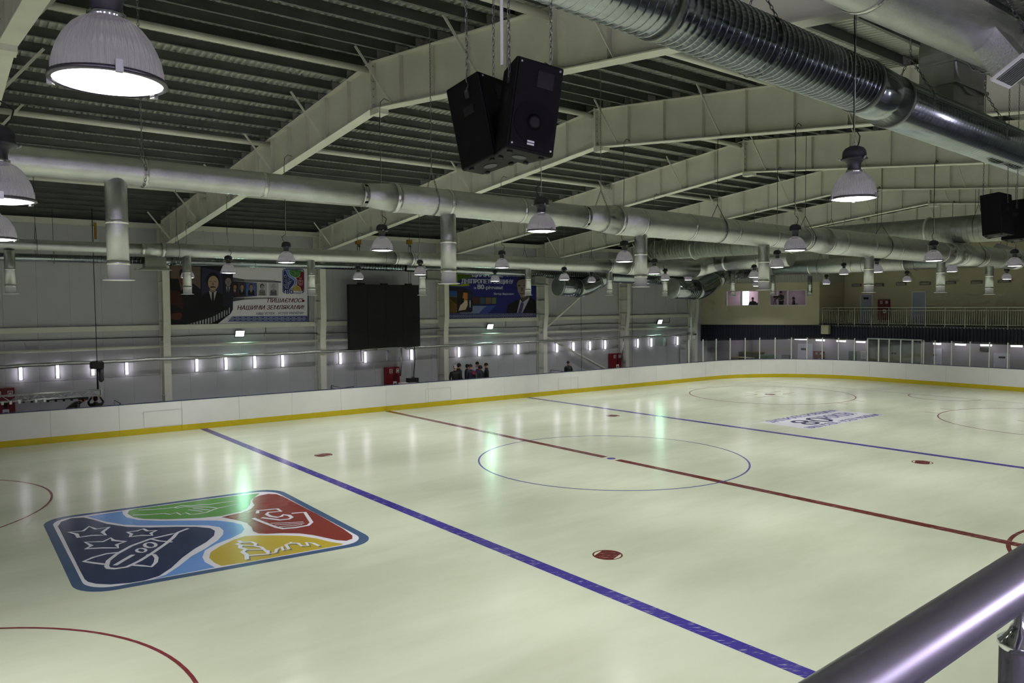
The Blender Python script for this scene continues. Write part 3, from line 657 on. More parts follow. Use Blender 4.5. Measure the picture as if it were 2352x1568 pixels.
for i,(x,y,w) in enumerate(LOWT):
    a = at(x-w/2,y,X=35.3); b = at(x+w/2,y,X=35.3); z = (a.z+b.z)/2; t = thing('ceiling_tube', 'lit tube light under the balcony behind the end boards, %s from the left'%NTH[i], 'tube light', (35.3,(a.y+b.y)/2,z), 'tube lights under the balcony')
    MB().tube([(35.3,a.y,z),(35.3,b.y,z)], .055, 10).build('tube', mat('low_tube_glass',(1,1,1),.4,emit=9.,ecol=(.98,.94,1.)), t); MB().box((35.22,b.y,z+.05),(35.38,a.y,max(z+.1,2.62))).build('housing', M_white, t)
door(4, 1835, 1866, 790, 36.0, 0, (1840,799,1851,804)); door(5, 2130, 2162, 801, 36.0, 0, (2137,812.5,2150,817)); door(6, 2286, 2318, 812, 36.0, 0, (2294,818,2309,823))
a = at(1872,806,X=36.0); b = at(1894,829,X=36.0); fire_cabinet('red fire cabinet on the ground floor behind the end glass', (35.75,b.y,.4),(36.0,a.y,a.z), 'x')
def wallsign(label, x0,y0,x1,y1, m, frame=None):
    lo_,hi_ = plate(x0,y0,x1,y1,36.0,.05); t = thing('notice_board', label, 'notice board', (35.97,(lo_[1]+hi_[1])/2,lo_[2])); MB().box(lo_,hi_).build('frame', frame or M_alu, t); MB().box((lo_[0]-.006,lo_[1]+.06,lo_[2]+.05),(lo_[0],hi_[1]-.06,hi_[2]-.05)).build('sheet', m, t); return t
wallsign('grey framed hatch window in the lilac wall under the balcony', 1948,804,1971,829, mat('dull_blue_glass',(.42,.46,.50),.3)); wallsign('pale notice sheet left of the grey vestibule', 1979,806,1990,824, mat('pale_sheet',(.74,.76,.80),.6), M_white)
# double speaker-like dark panel
lo_,hi_ = plate(2252,797,2274,806.5,36.0,.12); t = thing('score_display', 'small dark display with two round dials under the balcony', 'display', (35.95,(lo_[1]+hi_[1])/2,lo_[2])); MB().box(lo_,hi_).build('housing', M_sign, t)
for u in (.3,.7): yy = hi_[1]-(hi_[1]-lo_[1])*u; zz = (lo_[2]+hi_[2])/2; MB().tube([(lo_[0]-.02,yy,zz),(lo_[0],yy,zz)], .13, 16).build('dial', mat('dial_grey',(.22,.23,.25),.4), t)
# grey glazed vestibule standing in front
VX = 32.75; a = at(1992,776,X=VX); b = at(2117,779.5,X=VX); zt_ = (a.z+b.z)/2; y1, y0 = a.y, b.y
v = thing('vestibule', 'grey glazed vestibule box standing behind the end boards', 'vestibule', (VX,(y0+y1)/2,0)); M_vest = mat('grey_vestibule_panel',(.60,.61,.62),.5)
MB().box((VX,y0,zt_-.09),(34.4,y1,zt_)).build('roof', M_alu, v)
for yy in (y0,y1): MB().box((VX+.02,yy-.03,0),(34.4,yy+.03,zt_-.09)).build('side_panel', M_vest, v)
MB().box((34.3,y0,0),(34.4,y1,zt_-.09)).build('rear_panel', mat('grey_vest_rear',(.55,.56,.58),.5), v)
for xx in (1993,2017.5,2043,2069,2095,2117): yy = at(xx,800,X=VX).y; MB().box((VX-.03,yy-.035,0),(VX+.05,yy+.035,zt_-.09)).build('mullion', M_post, v)
MB().box((VX+.015,y0+.04,.1),(VX+.025,y1-.04,zt_-.1)).build('pane', M_glass, v)
tq = thing('ceiling_tube', 'tube light inside the grey vestibule', 'tube light', (33.3,(y0+y1)/2,zt_-.14), 'hidden tube lights'); MB().tube([(33.3,y0+.3,zt_-.14),(33.3,y1-.3,zt_-.14)], .04, 8).build('tube', mat('low_tube_glass',(1,1,1),.4), tq)
s0,s1 = plate(2047,809,2058.5,813.5,34.28,.02); MB().box(s0,s1).build('sign_plate', M_sign, v)
# glass screen on the end boards
gs = thing('glass_screen', 'tall clear glass screen with slim pale posts standing on the end boards', 'glass screen', (XE,7,HB))
PXL = [1582,1615,1645,1677,1710.6,1744.6,1780.7,1816.7,1853,1889,1926,1962,1992.5,2017.5,2043,2069,2095,2121,2146,2186,2227.5,2271,2315,2362]
dense = []
for i in range(len(BP)):
    p = BP[i]
    if p.x > 20 and p.y > -5: dense.append(p)
dd = []
for a,b in zip(dense,dense[1:]):
    for k in range(8): dd.append(a.lerp(b,k/8))
pts = [min(dd, key=lambda p: abs(px((p.x,p.y,HB+.8))[0]-q)) for q in PXL]
for i,p in enumerate(pts):
    if i and (p-pts[i-1]).length < .3: continue
    h = 1.50
    MB().box((p.x-.01,p.y-.03,HB),(p.x+.05,p.y+.03,HB+h)).build('post', M_post, gs)
for p,q in zip(pts[1:], pts[2:]):
    d = (q-p)
    if d.length < .3: continue
    nrm = Vector((-d.y,d.x,0)).normalized()*.006; m_ = (p+q)/2+Vector((.02,0,HB+.74)); MB().obox(m_, d*.5*.96, nrm, Vector((0,0,.74))).build('pane', M_glass, gs)
# furniture and stacked crates behind the end glass, seen low over the boards
def table(label, x0, x1, y, X, ztop):
    a = at(x0,y,X=X); b = at(x1,y,X=X); t = thing('table', label, 'table', (X,(a.y+b.y)/2,0)); MB().box((X-.4,b.y,ztop-.04),(X+.4,a.y,ztop)).build('top', M_wood, t)
    for yy in (a.y-.1,b.y+.1):
        for xx in (-.33,.33): MB().tube([(X+xx,yy,0),(X+xx,yy,ztop-.04)], .025, 8).build('leg', M_alu, t)
table('pale table behind the end glass beside the far column', 1608, 1654, 825, 33.2, .95); table('pale table in front of the dark green crates', 1667, 1728, 820, 33.4, .95)
cr = thing('crate_stack', 'dark green covered crates behind the end glass', 'crates', (34.6,at(1720,815,X=34.6).y,0))
for x0,x1,zt2 in ((1678,1700,1.1),(1701,1746,1.25)):
    a = at(x0,815,X=34.6); b = at(x1,815,X=34.6); MB().box((34.2,b.y,0),(35.2,a.y,zt2)).build('crate', M_dkgreen, cr); MB().box((34.15,b.y,zt2),(35.25,a.y,zt2+.05)).build('lid', M_lampb, cr)
a = at(1747,815,X=34.0); b = at(1771,815,X=34.0); gt = thing('tarpaulin_bale', 'teal green plastic wrapped bale beside the dark crates', 'bale', (34.2,(a.y+b.y)/2,0)); bl = MB(); bl.box((33.6,b.y,0),(34.8,a.y,1.2)); o = bl.build('wrapped_bale', M_green, gt); bv = o.modifiers.new('b','BEVEL'); bv.width = .15; bv.segments = 3
a = at(1797,815,X=35.6); b = at(1814,828,X=35.6); wb = thing('wall_panel_box', 'grey low panel box against the lilac wall under the balcony', 'box', (35.7,(a.y+b.y)/2,0)); MB().box((35.5,b.y,0),(35.98,a.y,a.z)).build('body', mat('grey_box',(.45,.45,.47),.6), wb); MB().box((35.49,b.y+.04,.1),(35.5,a.y-.04,a.z-.06)).build('front', mat('grey_box_front',(.50,.50,.52),.6), wb)
# ================================================================== DUCTS
def duct_z(x): return 7.31-.0075*(x+17) if x < 20 else 7.03
def section(par, P, r, m, name='duct_section', n=28, spiral=0.):
    if spiral:
        a = Vector(P[0]); b = Vector(P[-1]); L = (b-a).length; k = max(1,int(L/spiral)); d = (b-a)/L
        r0, r1 = (r if isinstance(r,(list,tuple)) else (r,r)); mb = MB().tube([a,b], [r0,r1], n)
        for i in range(1,k):                     # raised lock seams
            t = i/k; q = a.lerp(b,t); rr = r0+(r1-r0)*t; w = min(.012, spiral*.08)
            mb.tube([q-d*w, q-d*w*.4, q+d*w*.4, q+d*w], [rr-.001, rr+.005, rr+.005, rr-.001], n, caps=False)
        return mb.build(name, m, par, fix=False)
    return MB().tube(P, r, n).build(name, m, par)
def collar(par, p, d, r, w=.09, m=None): d = Vector(d).normalized(); return MB().tube([Vector(p)-d*w/2, Vector(p)+d*w/2], r+.008, 28).build('collar', m or M_foild, par)
def drop(par, x, y, ztop, zbot):
    dp = MB().tube([(x,y,ztop),(x,y,zbot+.24)], .155, 20).build('drop_pipe', M_foil, par)
    for z in (zbot+.26,(ztop+zbot)/2+.1): MB().tube([(x,y,z-.03),(x,y,z+.03)], .162, 20).build('tape_band', M_foild, dp)
    MB().lathe([(.148,zbot+.25),(.150,zbot+.03),(.222,zbot+.012),(.222,zbot),(.12,zbot-.003),(.001,zbot+.01)], 28, (x,y,0)).build('diffuser', M_white, dp)
    return dp
def hanger(par, x, y, z, r, ztop, links=False, d=Vector((1,0,0))):
    """chain or wire slung round a duct and up to the roof"""
    n = d.cross(Vector((0,0,1))); P = []
    zc = z+r+.35
    loop = [Vector((x,y,zc))]+[Vector((x,y,z))+n*math.sin(a)*(r+.012)+Vector((0,0,math.cos(a)*(r+.012))) for a in [.75+i*(2*PI-1.5)/20 for i in range(21)]]+[Vector((x,y,zc))]
    mb = MB()
    if links: chain_mb(mb, loop, .055, .0055, .03); chain_mb(mb, [(x,y,zc),(x,y,ztop)], .055, .0055, .03)
    else: mb.tube(loop, .008, 5); mb.tube([(x,y,zc),(x,y,ztop)], .008, 5)
    return mb.build('hanger_chain', M_chain if links else M_lampb, par)
# --- main foil duct with seven drops
Y1 = -5.4
d1 = thing('foil_duct', 'long silver foil wrapped air duct with white ended drop pipes crossing in front', 'air duct', (-5,Y1,duct_z(-5)), 'foil wrapped ducts')
D1 = [(-25,.205),(-11.95,.205),(-11.35,.27),(-6.35,.25),(-5.4,.345),(2.7,.325),(3.9,.405),(12.8,.39),(13.6,.425),(19.2,.41)]
for (xa,ra),(xb,rb) in zip(D1,D1[1:]):
    k = max(1,int((xb-xa)/1.2)); section(d1, [(xa+(xb-xa)*i/k,Y1,duct_z(xa+(xb-xa)*i/k)) for i in range(k+1)], [ra+(rb-ra)*i/k for i in range(k+1)], M_foil)
def r1(x):
    for (xa,ra),(xb,rb) in zip(D1,D1[1:]):
        if xa <= x <= xb: return ra+(rb-ra)*(x-xa)/(xb-xa)
    return .41
x = -17.5
while x < 19: collar(d1, (x,Y1,duct_z(x)), (1,0,0), r1(x), .07); x += 1.85
for x in (-11.95,-11.3,-6.4,-5.35,2.7,3.9,12.8,13.6): collar(d1, (x,Y1,duct_z(x)), (1,0,0), r1(x), .10)
MB().tube([(19.2,Y1,duct_z(19.2)),(19.9,Y1,7.04),(20.4,Y1+.12,7.1),(20.7,Y1+.5,7.25),(20.75,Y1+1.2,7.5)], [.41,.41,.41,.41,.41], 24).build('elbow', M_foil, d1)
for (xp,yp) in ((273,640),(1031,648),(1472,655),(1754,662),(1995,668),(2160,668),(2272,672)):
    p = at(xp,yp+4,Y=Y1); drop(d1, p.x, Y1, duct_z(p.x)-r1(p.x)*.5, p.z)
for i,xp in enumerate((330,992,1380,1648,1850,2025,2240)):
    x = at(xp,duct_z(-5) and 480,Y=Y1).x; hanger(d1, x, Y1, duct_z(x), r1(x), zb(Y1)+DEP, i < 3)
# --- second foil duct, nearer the far wall
Y2 = 11.0
d2 = thing('foil_duct', 'second foil wrapped air duct with slim drops, beyond the first and nearer the far wall', 'air duct', (-5,Y2,7.3), 'foil wrapped ducts')
D2 = [(-25,.175),(-12.05,.18),(-11.4,.24),(-2,.26),(-1.2,.29),(11.0,.36),(12.4,.45),(18.3,.47)]
for (xa,ra),(xb,rb) in zip(D2,D2[1:]):
    k = max(1,int((xb-xa)/1.5)); section(d2, [(xa+(xb-xa)*i/k,Y2,7.3) for i in range(k+1)], [ra+(rb-ra)*i/k for i in range(k+1)], M_foil)
for x in (-12.05,-11.4,-2,-1.2,11,12.4): collar(d2, (x,Y2,7.3), (1,0,0), .01+[r for q,r in D2 if q == x][0], .1)
MB().tube([(18.3,Y2,7.3),(18.9,Y2,7.34),(19.35,Y2-.2,7.48),(19.5,Y2-.7,7.62)], .46, 24).build('elbow', M_foil, d2)
section(d2, [(19.5,Y2-.7,7.62),(19.5,5.4,7.7)], [.44,.46], M_foil); collar(d2, (19.5,9.6,7.63), (0,1,0), .45, .2)
for (xp,yp) in ((25,675),(431,676),(716,678),(970,678),(1213,678),(1400,678),(1527,680),(1683,680),(1775,679),(1860,680)):
    p = at(xp,yp,Y=Y2); drop(d2, p.x, Y2, 7.1, p.z)
for xp in (83,407,880,1205,1358,1560): x = at(xp,580,Y=Y2).x; hanger(d2, x, Y2, 7.3, .3, zb(Y2)+DEP)
# --- spiral duct by the far wall with rectangular diffusers
Y3 = 17.0
d3 = thing('spiral_duct', 'thin galvanised spiral duct close along the far wall, above the banners', 'air duct', (-5,Y3,7.25), 'spiral ducts')
section(d3, [(-25,Y3,7.22),(-10.2,Y3,7.25)], .155, M_galv, spiral=.16); section(d3, [(-10.2,Y3,7.25),(-9.6,Y3,7.26)], [.155,.20], M_galv)
section(d3, [(-9.6,Y3,7.26),(2,Y3,7.26)], .19, M_galv, spiral=.16); section(d3, [(2,Y3,7.26),(15.2,Y3,7.02)], (.21,.25), M_galv, spiral=.16)
for xp,yp in ((355,602),(992,630),(1236,642)):
    p = at(xp,yp,Y=Y3-.1); db = MB(); z = p.z; db.box((p.x-.42,Y3-.32,z-.22),(p.x+.42,Y3+.18,z+.2)); o = db.build('diffuser_box', M_galvd, d3)
    MB().lathe2([(.0,-.0)],4,(0,0,0),0,(1,1,1)) if False else None
    f = MB(); A = [(p.x-.42,Y3-.32,z-.22),(p.x+.42,Y3-.32,z-.22),(p.x+.42,Y3+.18,z-.22),(p.x-.42,Y3+.18,z-.22)]; B = [(p.x-.62,Y3-.5,z-.34),(p.x+.62,Y3-.5,z-.34),(p.x+.62,Y3+.36,z-.34),(p.x-.62,Y3+.36,z-.34)]
    f.quadstrip(A+A[:1], B+B[:1]); f.poly(B); f.build('flared_skirt', M_post, o, fix=False)
for x in (-14,-6,1,8): hanger(d3, x, Y3, 7.25, .2, zb(Y3)+DEP)
# --- big elbows of spiral duct out of the far wall
def elbow_duct(label, P, r, extra=None):
    t = thing('wall_elbow_duct', label, 'air duct', P[1], 'big elbow ducts at the far wall')
    a,b,c_ = [Vector(p) for p in P]
    section(t, [a, a.lerp(b,.75)], r, M_galv, spiral=.18)
    seg_ = []
    for i in range(7):
        s = i/6; seg_.append((a.lerp(b,.75)).lerp(b,s).lerp(b.lerp(c_,s*.5), s))
    MB().tube([a.lerp(b,.75)]+seg_[1:]+[b.lerp(c_,.55)], r*1.01, 24).build('elbow', M_galv, t)
    section(t, [b.lerp(c_,.5), c_], r, M_galv, spiral=.18)
    collar(t, a, b-a, r+.02, .14, M_galvd); collar(t, a.lerp(b,.75), b-a, r+.01, .08, M_galvd); collar(t, b.lerp(c_,.5), c_-b, r+.01, .08, M_galvd); return t
e1 = elbow_duct('big galvanised elbow duct beneath the thin spiral duct, right of the blue banner', [at(1283,657,Y=16.6),at(1340,664,Y=16.6),at(1395,630,Y=16.6)], .55)
section(e1, [at(1385,634,Y=16.6),at(1560,641,Y=16.6)], .42, M_galv, spiral=.2)
e2 = elbow_duct('largest galvanised elbow duct at the corner with the beige end building', [at(1543,662,Y=14.5),at(1612,666,Y=14.5),at(1662,625,Y=14.5)], .66)
section(e2, [at(1655,632,Y=14.5)+Vector((0,0,.0)), at(1720,628,Y=14.0)], .33, M_galv, spiral=.2)
# --- big bare spiral duct at upper right
Y4, Z4_, R4 = -13.0, 8.12, .33
d4 = thing('spiral_duct', 'large bare galvanised spiral duct running across the upper right', 'air duct', (-8,Y4,Z4_), 'spiral ducts')
def z4(x): return 8.19-.028*(x+12.7)
section(d4, [(-20,Y4,z4(-20)),(-8.6,Y4,z4(-8.6))], R4, M_galv, spiral=.105, n=40); section(d4, [(-8.6,Y4,z4(-8.6)),(-7.8,Y4,z4(-7.8)-.06)], R4*1.03, M_galv, 'smooth_sleeve', 40); section(d4, [(-7.8,Y4,z4(-7.8)-.06),(6,Y4,z4(6)-.06)], R4*1.02, M_galv, spiral=.105, n=40)
collar(d4, (-8.62,Y4,z4(-8.62)), (1,0,0), R4+.012, .05, M_galvd); collar(d4, (-7.8,Y4,z4(-7.8)-.06), (1,0,0), R4+.016, .05, M_galvd); collar(d4, (-12.6,Y4,z4(-12.6)), (1,0,0), R4+.006, .07, M_galvd)
for xp in (1740,2090,2262):
    x = at(xp,200,Y=Y4).x; hanger(d4, x, Y4, z4(x), R4, zb(Y4)+DEP, True)
# rectangular riser off the big duct
p = at(2185,180,X=-2.6); rz = thing('rectangular_duct', 'dark rectangular duct riser with flanges above the big spiral duct', 'air duct', (-4.3,-12.9,8.4))
xa = at(2150,200,Y=-12.9).x; xb = at(2222,200,Y=-12.9).x
MB().box((xa,-13.15,8.2),(xb,-12.65,9.0)).build('riser', M_galvd, rz)
MB().tube([((xa+xb)/2,-13.175,8.98),((xa+xb)/2,-12.63,8.98)], (xb-xa)/2, 24).build('rounded_head', M_galvd, rz)
for z in (8.52,8.84): MB().box((xa-.05,-13.2,z-.02),(xb+.05,-12.6,z+.02)).build('flange', M_galvd, rz)
# --- foil duct at the top right corner with its grille
Y5 = -15.0
d5 = thing('foil_duct', 'foil wrapped duct in the top right corner with a slatted outlet', 'air duct', (-10,Y5,7.85), 'foil wrapped ducts')
section(d5, [(-20,Y5,7.72),(-4,Y5,7.95)], .26, M_foil); 
for x in (-12.4,-9.3): collar(d5, (x,Y5,7.83), (1,0,0), .262, .06)
p = at(2302,128,Y=-15.25); gx = thing_ = None
ax = Vector((1,0,0)); dn = Vector((0,-.55,-.83)).normalized(); sd = ax.cross(dn)
g = MB(); g.obox(p, ax*.19, sd*.13, dn*.20); bx = g.build('outlet_box', M_foild, d5)
c0 = p+dn*.21; MB().obox(c0, ax*.22, sd*.16, dn*.012).build('outlet_frame', M_white, bx)
for i in range(9): MB().obox(c0+dn*.014+ax*(-.17+i*.0425), ax*.006, sd*.12, dn*.008).build('outlet_slat', M_alu, bx)
MB().obox(c0+dn*.0125, ax*.185, sd*.125, dn*.001).build('outlet_void', M_blackm, bx)
x = at(2285,90,Y=Y5).x; hanger(d5, x, Y5, 7.85, .27, zb(Y5)+DEP, True)
# --- huge transverse duct and the far transverse duct
d6 = thing('spiral_duct', 'huge dark spiral duct lying crosswise high in the background at right', 'air duct', (14,2,8.1), 'spiral ducts')
section(d6, [(14,11.2,8.2),(14,-12,8.0)], .53, M_galvd, spiral=.2, n=36)
for y in (7.5,1.9,-4.2): collar(d6, (14,y,8.1), (0,1,0), .545, .08, M_post)
for y in (5,0,-6): hanger(d6, 14, y, 8.1, .54, zb(y)+DEP, d=Vector((0,1,0)))
d7 = thing('foil_duct', 'foil wrapped duct running crosswise before the beige end wall', 'air duct', (26,4,7.47), 'foil wrapped ducts')
section(d7, [(26,10.5,7.5),(26,2.2,7.45)], .46, M_foil); section(d7, [(26,2.2,7.45),(26,-10,7.42)], .40, M_foil)
for y in (8,5.2,2.2,-2): collar(d7, (26,y,7.46), (0,1,0), .46, .08); hanger(d7, 26, y-.6, 7.46, .46, zb(y)+DEP, d=Vector((0,1,0)))
# --- foil covered pipe along the far wall
fp = thing('foil_pipe', 'thin foil lagged pipe running along the far wall above the tube lights', 'pipe', (0,18.05,2.96))
def foil_run(xs, name='pipe_run'):
    pts = []; 
    for x in xs: pts.append((x,18.1+.012*math.sin(x*3),2.965+.010*math.sin(x*1.7)+.012*math.sin(x*4.1)))
    return MB().tube(pts, [.078+.010*math.sin(i*2.3) for i in range(len(pts))], 10).build(name, M_foil, fp)
foil_run([-24+.35*i for i in range(0,72)]); 
MB().tube([(.85,18.1,2.97),(1.2,18.1,2.98),(1.5,18.12,3.08),(1.7,18.15,3.25)], .055, 10).build('bend', M_foil, fp); MB().tube([(1.9,18.15,3.25),(2.0,18.12,3.1),(2.25,18.1,2.99),(2.6,18.1,2.97)], .055, 10).build('bend', M_foil, fp)
foil_run([2.6+.35*i for i in range(0,72)])
for x in (2.45,19.9): MB().tube([(x,18.3,2.95),(x+.02,18.35,2.2),(x+.03,18.5,1.4)], .045, 8).build('drop_run', M_foil, fp)
# downpipe at the corner
dpz = thing('downpipe', 'pale vertical downpipe in the corner beside the end building', 'pipe', (27.0,18.0,0)); p = at(1588,700,Y=18.0); MB().tube([(p.x,18.0,0),(p.x,18.0,6.6)], .07, 12).build('pipe', M_post, dpz)
for z in (1,2.6,4.2,5.6): MB().box((p.x-.09,17.98,z-.02),(p.x+.55,18.1,z+.02)).build('bracket', M_post, dpz)

# ================================================================== PENDANT LAMPS
def lamp_proto():
    t = thing('pendant_lamp', 'grey dome pendant lamp', 'lamp')
    prof = [(.243,.004,.3),(.240,.05,1),(.230,.10,1),(.213,.15,1),(.188,.20,1),(.155,.245,1),(.120,.275,.5),(.085,.292,0)]
    dome = MB().lathe(prof, 208, rib=.017).build('reflector', M_dome, t, fix=False)
    MB().lathe([(.238,.012),(.258,.010),(.260,-.008),(.240,-.012)], 48).build('rim', mat('rim_steel',(.40,.39,.42),.35,metal=.8), dome, fix=False)
    for k in range(3):
        a = .5+k*2*PI/3; c = Vector((.262*math.cos(a),.262*math.sin(a),.008)); MB().obox(c, Vector((math.cos(a),math.sin(a),0))*.012, Vector((-math.sin(a),math.cos(a),0))*.016, Vector((0,0,.028))).build('latch', M_alu, dome)
    MB().lathe([(.238,-.006),(.18,-.018),(.10,-.026),(.001,-.029)], 32).build('lens', M_lens, t, fix=False)
    MB().lathe([(.084,.288),(.088,.30),(.086,.315),(.072,.318)], 32).build('neck_ring', M_chrome, t, fix=False)
    h = MB().lathe([(.074,.312),(.070,.36),(.080,.40),(.105,.425),(.142,.435),(.144,.448),(.128,.455),(.129,.50),(.122,.535),(.10,.565),(.06,.585),(.001,.592)], 36).build('gear_housing', M_lampb, t, fix=False)
    for s in (0,1,2):
        a = s*2*PI/3+.2; MB().tube([(.14*math.cos(a),.14*math.sin(a),.43),(.165*math.cos(a),.165*math.sin(a),.445),(.165*math.cos(a),.165*math.sin(a),.455)], .010, 6).build('clamp_screw', M_alu, h)
    MB().tube([(-.018,0,.585),(-.018,0,.62),(0,0,.64),(.018,0,.62),(.018,0,.585)], .005, 6).build('hook', M_alu, h)
    return t
def lamp_label(row, k):
    R = ['nearest the camera','under the beam behind the loudspeakers','under the third beam','under the fourth beam','under the fifth beam','under the sixth beam','under the last beam'][row]
    return 'dome pendant lamp, %s from the right in the row %s'%(NTH[k], R)
LG = [ # per row of the grid: (pixel x, pixel y) of the rim centre, right to left; None = outside the frame
 [(250,187),(-2,459),(-14,548)],
 [(1961,455),(1244,530),(878,574),(658,602),(525,626),(431,637)],
 [None,(1826,574),(1434,600),(1153,614),(965,630),(823,640)],
 [None,(2144,598),(1785,613),(1503,628),(1296,642),(1137,645)],
 [None,(2330,610),(2014,624),(1732,636),(1528,642),(1359,647)],
 [None,None,(2186,623),(1938,629),(1740,645),(1581,642.5)],
 [None,None,(2312,640.5),(2083,645),(1898,651.5),(1737,656.5)]]
proto = lamp_proto(); PCH = list(proto.children); first = True
def lamp_copy():
    c = proto.copy(); C.objects.link(c)
    for ch in PCH: copy_tree(ch, c)
    return c
YG = (-13.8,-8.2,-2.7,2.8,8.4,13.8)
def add_light(p, par=None, w=1.):
    l = bpy.data.lights.new('lamp_light','AREA'); l.shape = 'DISK'; l.size = .44; l.energy = LAMP_W*w; l.spread = math.radians(130); l.color = (1.,.985,.955)
    o = bpy.data.objects.new('lamp_light', l); C.objects.link(o)
    if par: o.parent = par; o.location = (0,0,-.035)
    else: o.location = p
def cable(t, P, zt, off):
    """suspension wire and the slack black flex beside it"""
    L = max(zt-P.z, .9); s = 1 if off > 0 else -1
    MB().tube([P+Vector((0,0,.635)), P+Vector((0,0,L))], .0045, 5).build('suspension_wire', M_alu, t)
    pts = [P+Vector((s*.05,0,.575)), P+Vector((s*.10,0,.64)), P+Vector((s*.12,0,.72)), P+Vector((s*.06,0,.76)), P+Vector((.0,.012,.80))]
    k = 6
    for i in range(1,k): pts.append(P+Vector((.012*math.sin(i*2.1),.015,.80+(L-.80)*i/k)))
    pts += [P+Vector((.02,.02,L)), P+Vector((.12,.02,L+.10)), P+Vector((.25,.02,L+.06))]
    MB().tube(pts, .0075, 6).build('flex', M_cable, t)
for r,row in enumerate(LG):
    for k,q in enumerate(row):
        if q is None: P = Vector((XF[r]-.4, YG[k], 6.48))
        elif r == 0: P = [at(250,187,D=3.65), at(-2,459,D=6.05), at(-14,548,D=9.4)][k]
        else: P = at(q[0], q[1], X=XF[r]-(.42 if r < 3 else .25))
        t = proto if first else lamp_copy(); first = False
        t.location = P; ORG[t] = P.copy(); t.rotation_euler = (0,0,RND.uniform(0,2)); t.rotation_euler.z = 0
        if q is None: t['label'] = 'dome pendant lamp over the near side of the ice, outside the picture'
        else: t['label'] = lamp_label(r,k)
        t['category'] = 'lamp'; t['group'] = 'dome pendant lamps'
        cable(t, P, zb(P.y)+.02, 1 if (r+k)%2 else -1)
        if (r,k) != (6,3): add_light(P, t)
for x in (-24.9,-31.5):
    for y in YG: 
        t = lamp_copy(); t.location = (x,y,6.48); t['label'] = 'dome pendant lamp over the near end of the ice, outside the picture'; t['group'] = 'dome pendant lamps'
        add_light(Vector((x,y,6.48)), t)
# wall tube lights
TB = [(47,841),(132,838),(213,832),(291,831),(452,825),(519,821.5),(585,818.5),(649,816),(782,811),(839,808.5),(945,803),(1054,798),(1101,796),(1145,794),(1190,792),(1279,789),(1317,786.5),(1355,784.5),(1390,782),(1465,779),(1496,777.5),(1556,774)]
def wtube(p, label, lit=True):
    t = thing('wall_tube_light', label, 'tube light', (p.x,18.93,p.z-.55), 'upright wall tube lights')
    MB().box((p.x-.06,18.94,p.z-.56),(p.x+.06,19.0,p.z+.01)).build('base', M_white, t); MB().tube([(p.x,18.92,p.z-.55),(p.x,18.92,p.z)], .052, 12).build('tube', M_tubeE if lit else mat('unlit_tube',(.72,.73,.74),.35), t)
for i,(x,y) in enumerate(TB): wtube(at(x,y,Y=18.92), 'lit upright tube light on the far wall, %s from the left'%NTH[i])
for x,y,l in ((891,805,'unlit upright tube light on the far wall below the black screen'),(1527,777,'unlit upright tube light at the right end of the far wall')): wtube(at(x,y,Y=18.92), l, False)
# floodlights
for i,(x,y) in enumerate(((551,766),(1126,750),(1516,739))):
    P = at(x,y,Y=18.75); t = thing('floodlight', 'bright greenish floodlight on the far wall '+['under the portrait banner','under the blue banner','right of the big elbow ducts'][i], 'floodlight', P, 'wall floodlights')
    up = Vector((0,.35,.94)).normalized(); fw = Vector((0,-.94,.35)).normalized(); fw.z = -.35; fw.normalize(); up = Vector((1,0,0)).cross(fw)*-1
    if up.z < 0: up = -up
    MB().obox(P+fw*-.05, Vector((.21,0,0)), up*.15, fw*.05).build('housing', M_lampb, t); MB().obox(P+fw*.004, Vector((.19,0,0)), up*.13, fw*.004).build('lens', M_flood, t)
    MB().tube([P+Vector((.22,0,0)),P+Vector((.22,.15,-.18)),P+Vector((-.22,.15,-.18)),P+Vector((-.22,0,0))], .012, 6).build('bracket', M_lampb, t)
    bx = thing('junction_box', 'small wall junction box right of the floodlight '+['under the portrait banner','under the blue banner','right of the big elbow ducts'][i], 'junction box', P+Vector((1.35,.2,-.1)), 'junction boxes'); q = P+Vector((1.35,.2,-.1))
    MB().box((q.x-.08,18.93,q.z-.08),(q.x+.08,19.0,q.z+.08)).build('box', M_wallp, bx); MB().tube([(q.x,18.97,q.z+.08),(q.x,18.97,q.z+.5)], .012, 6).build('conduit', M_lampb, bx)
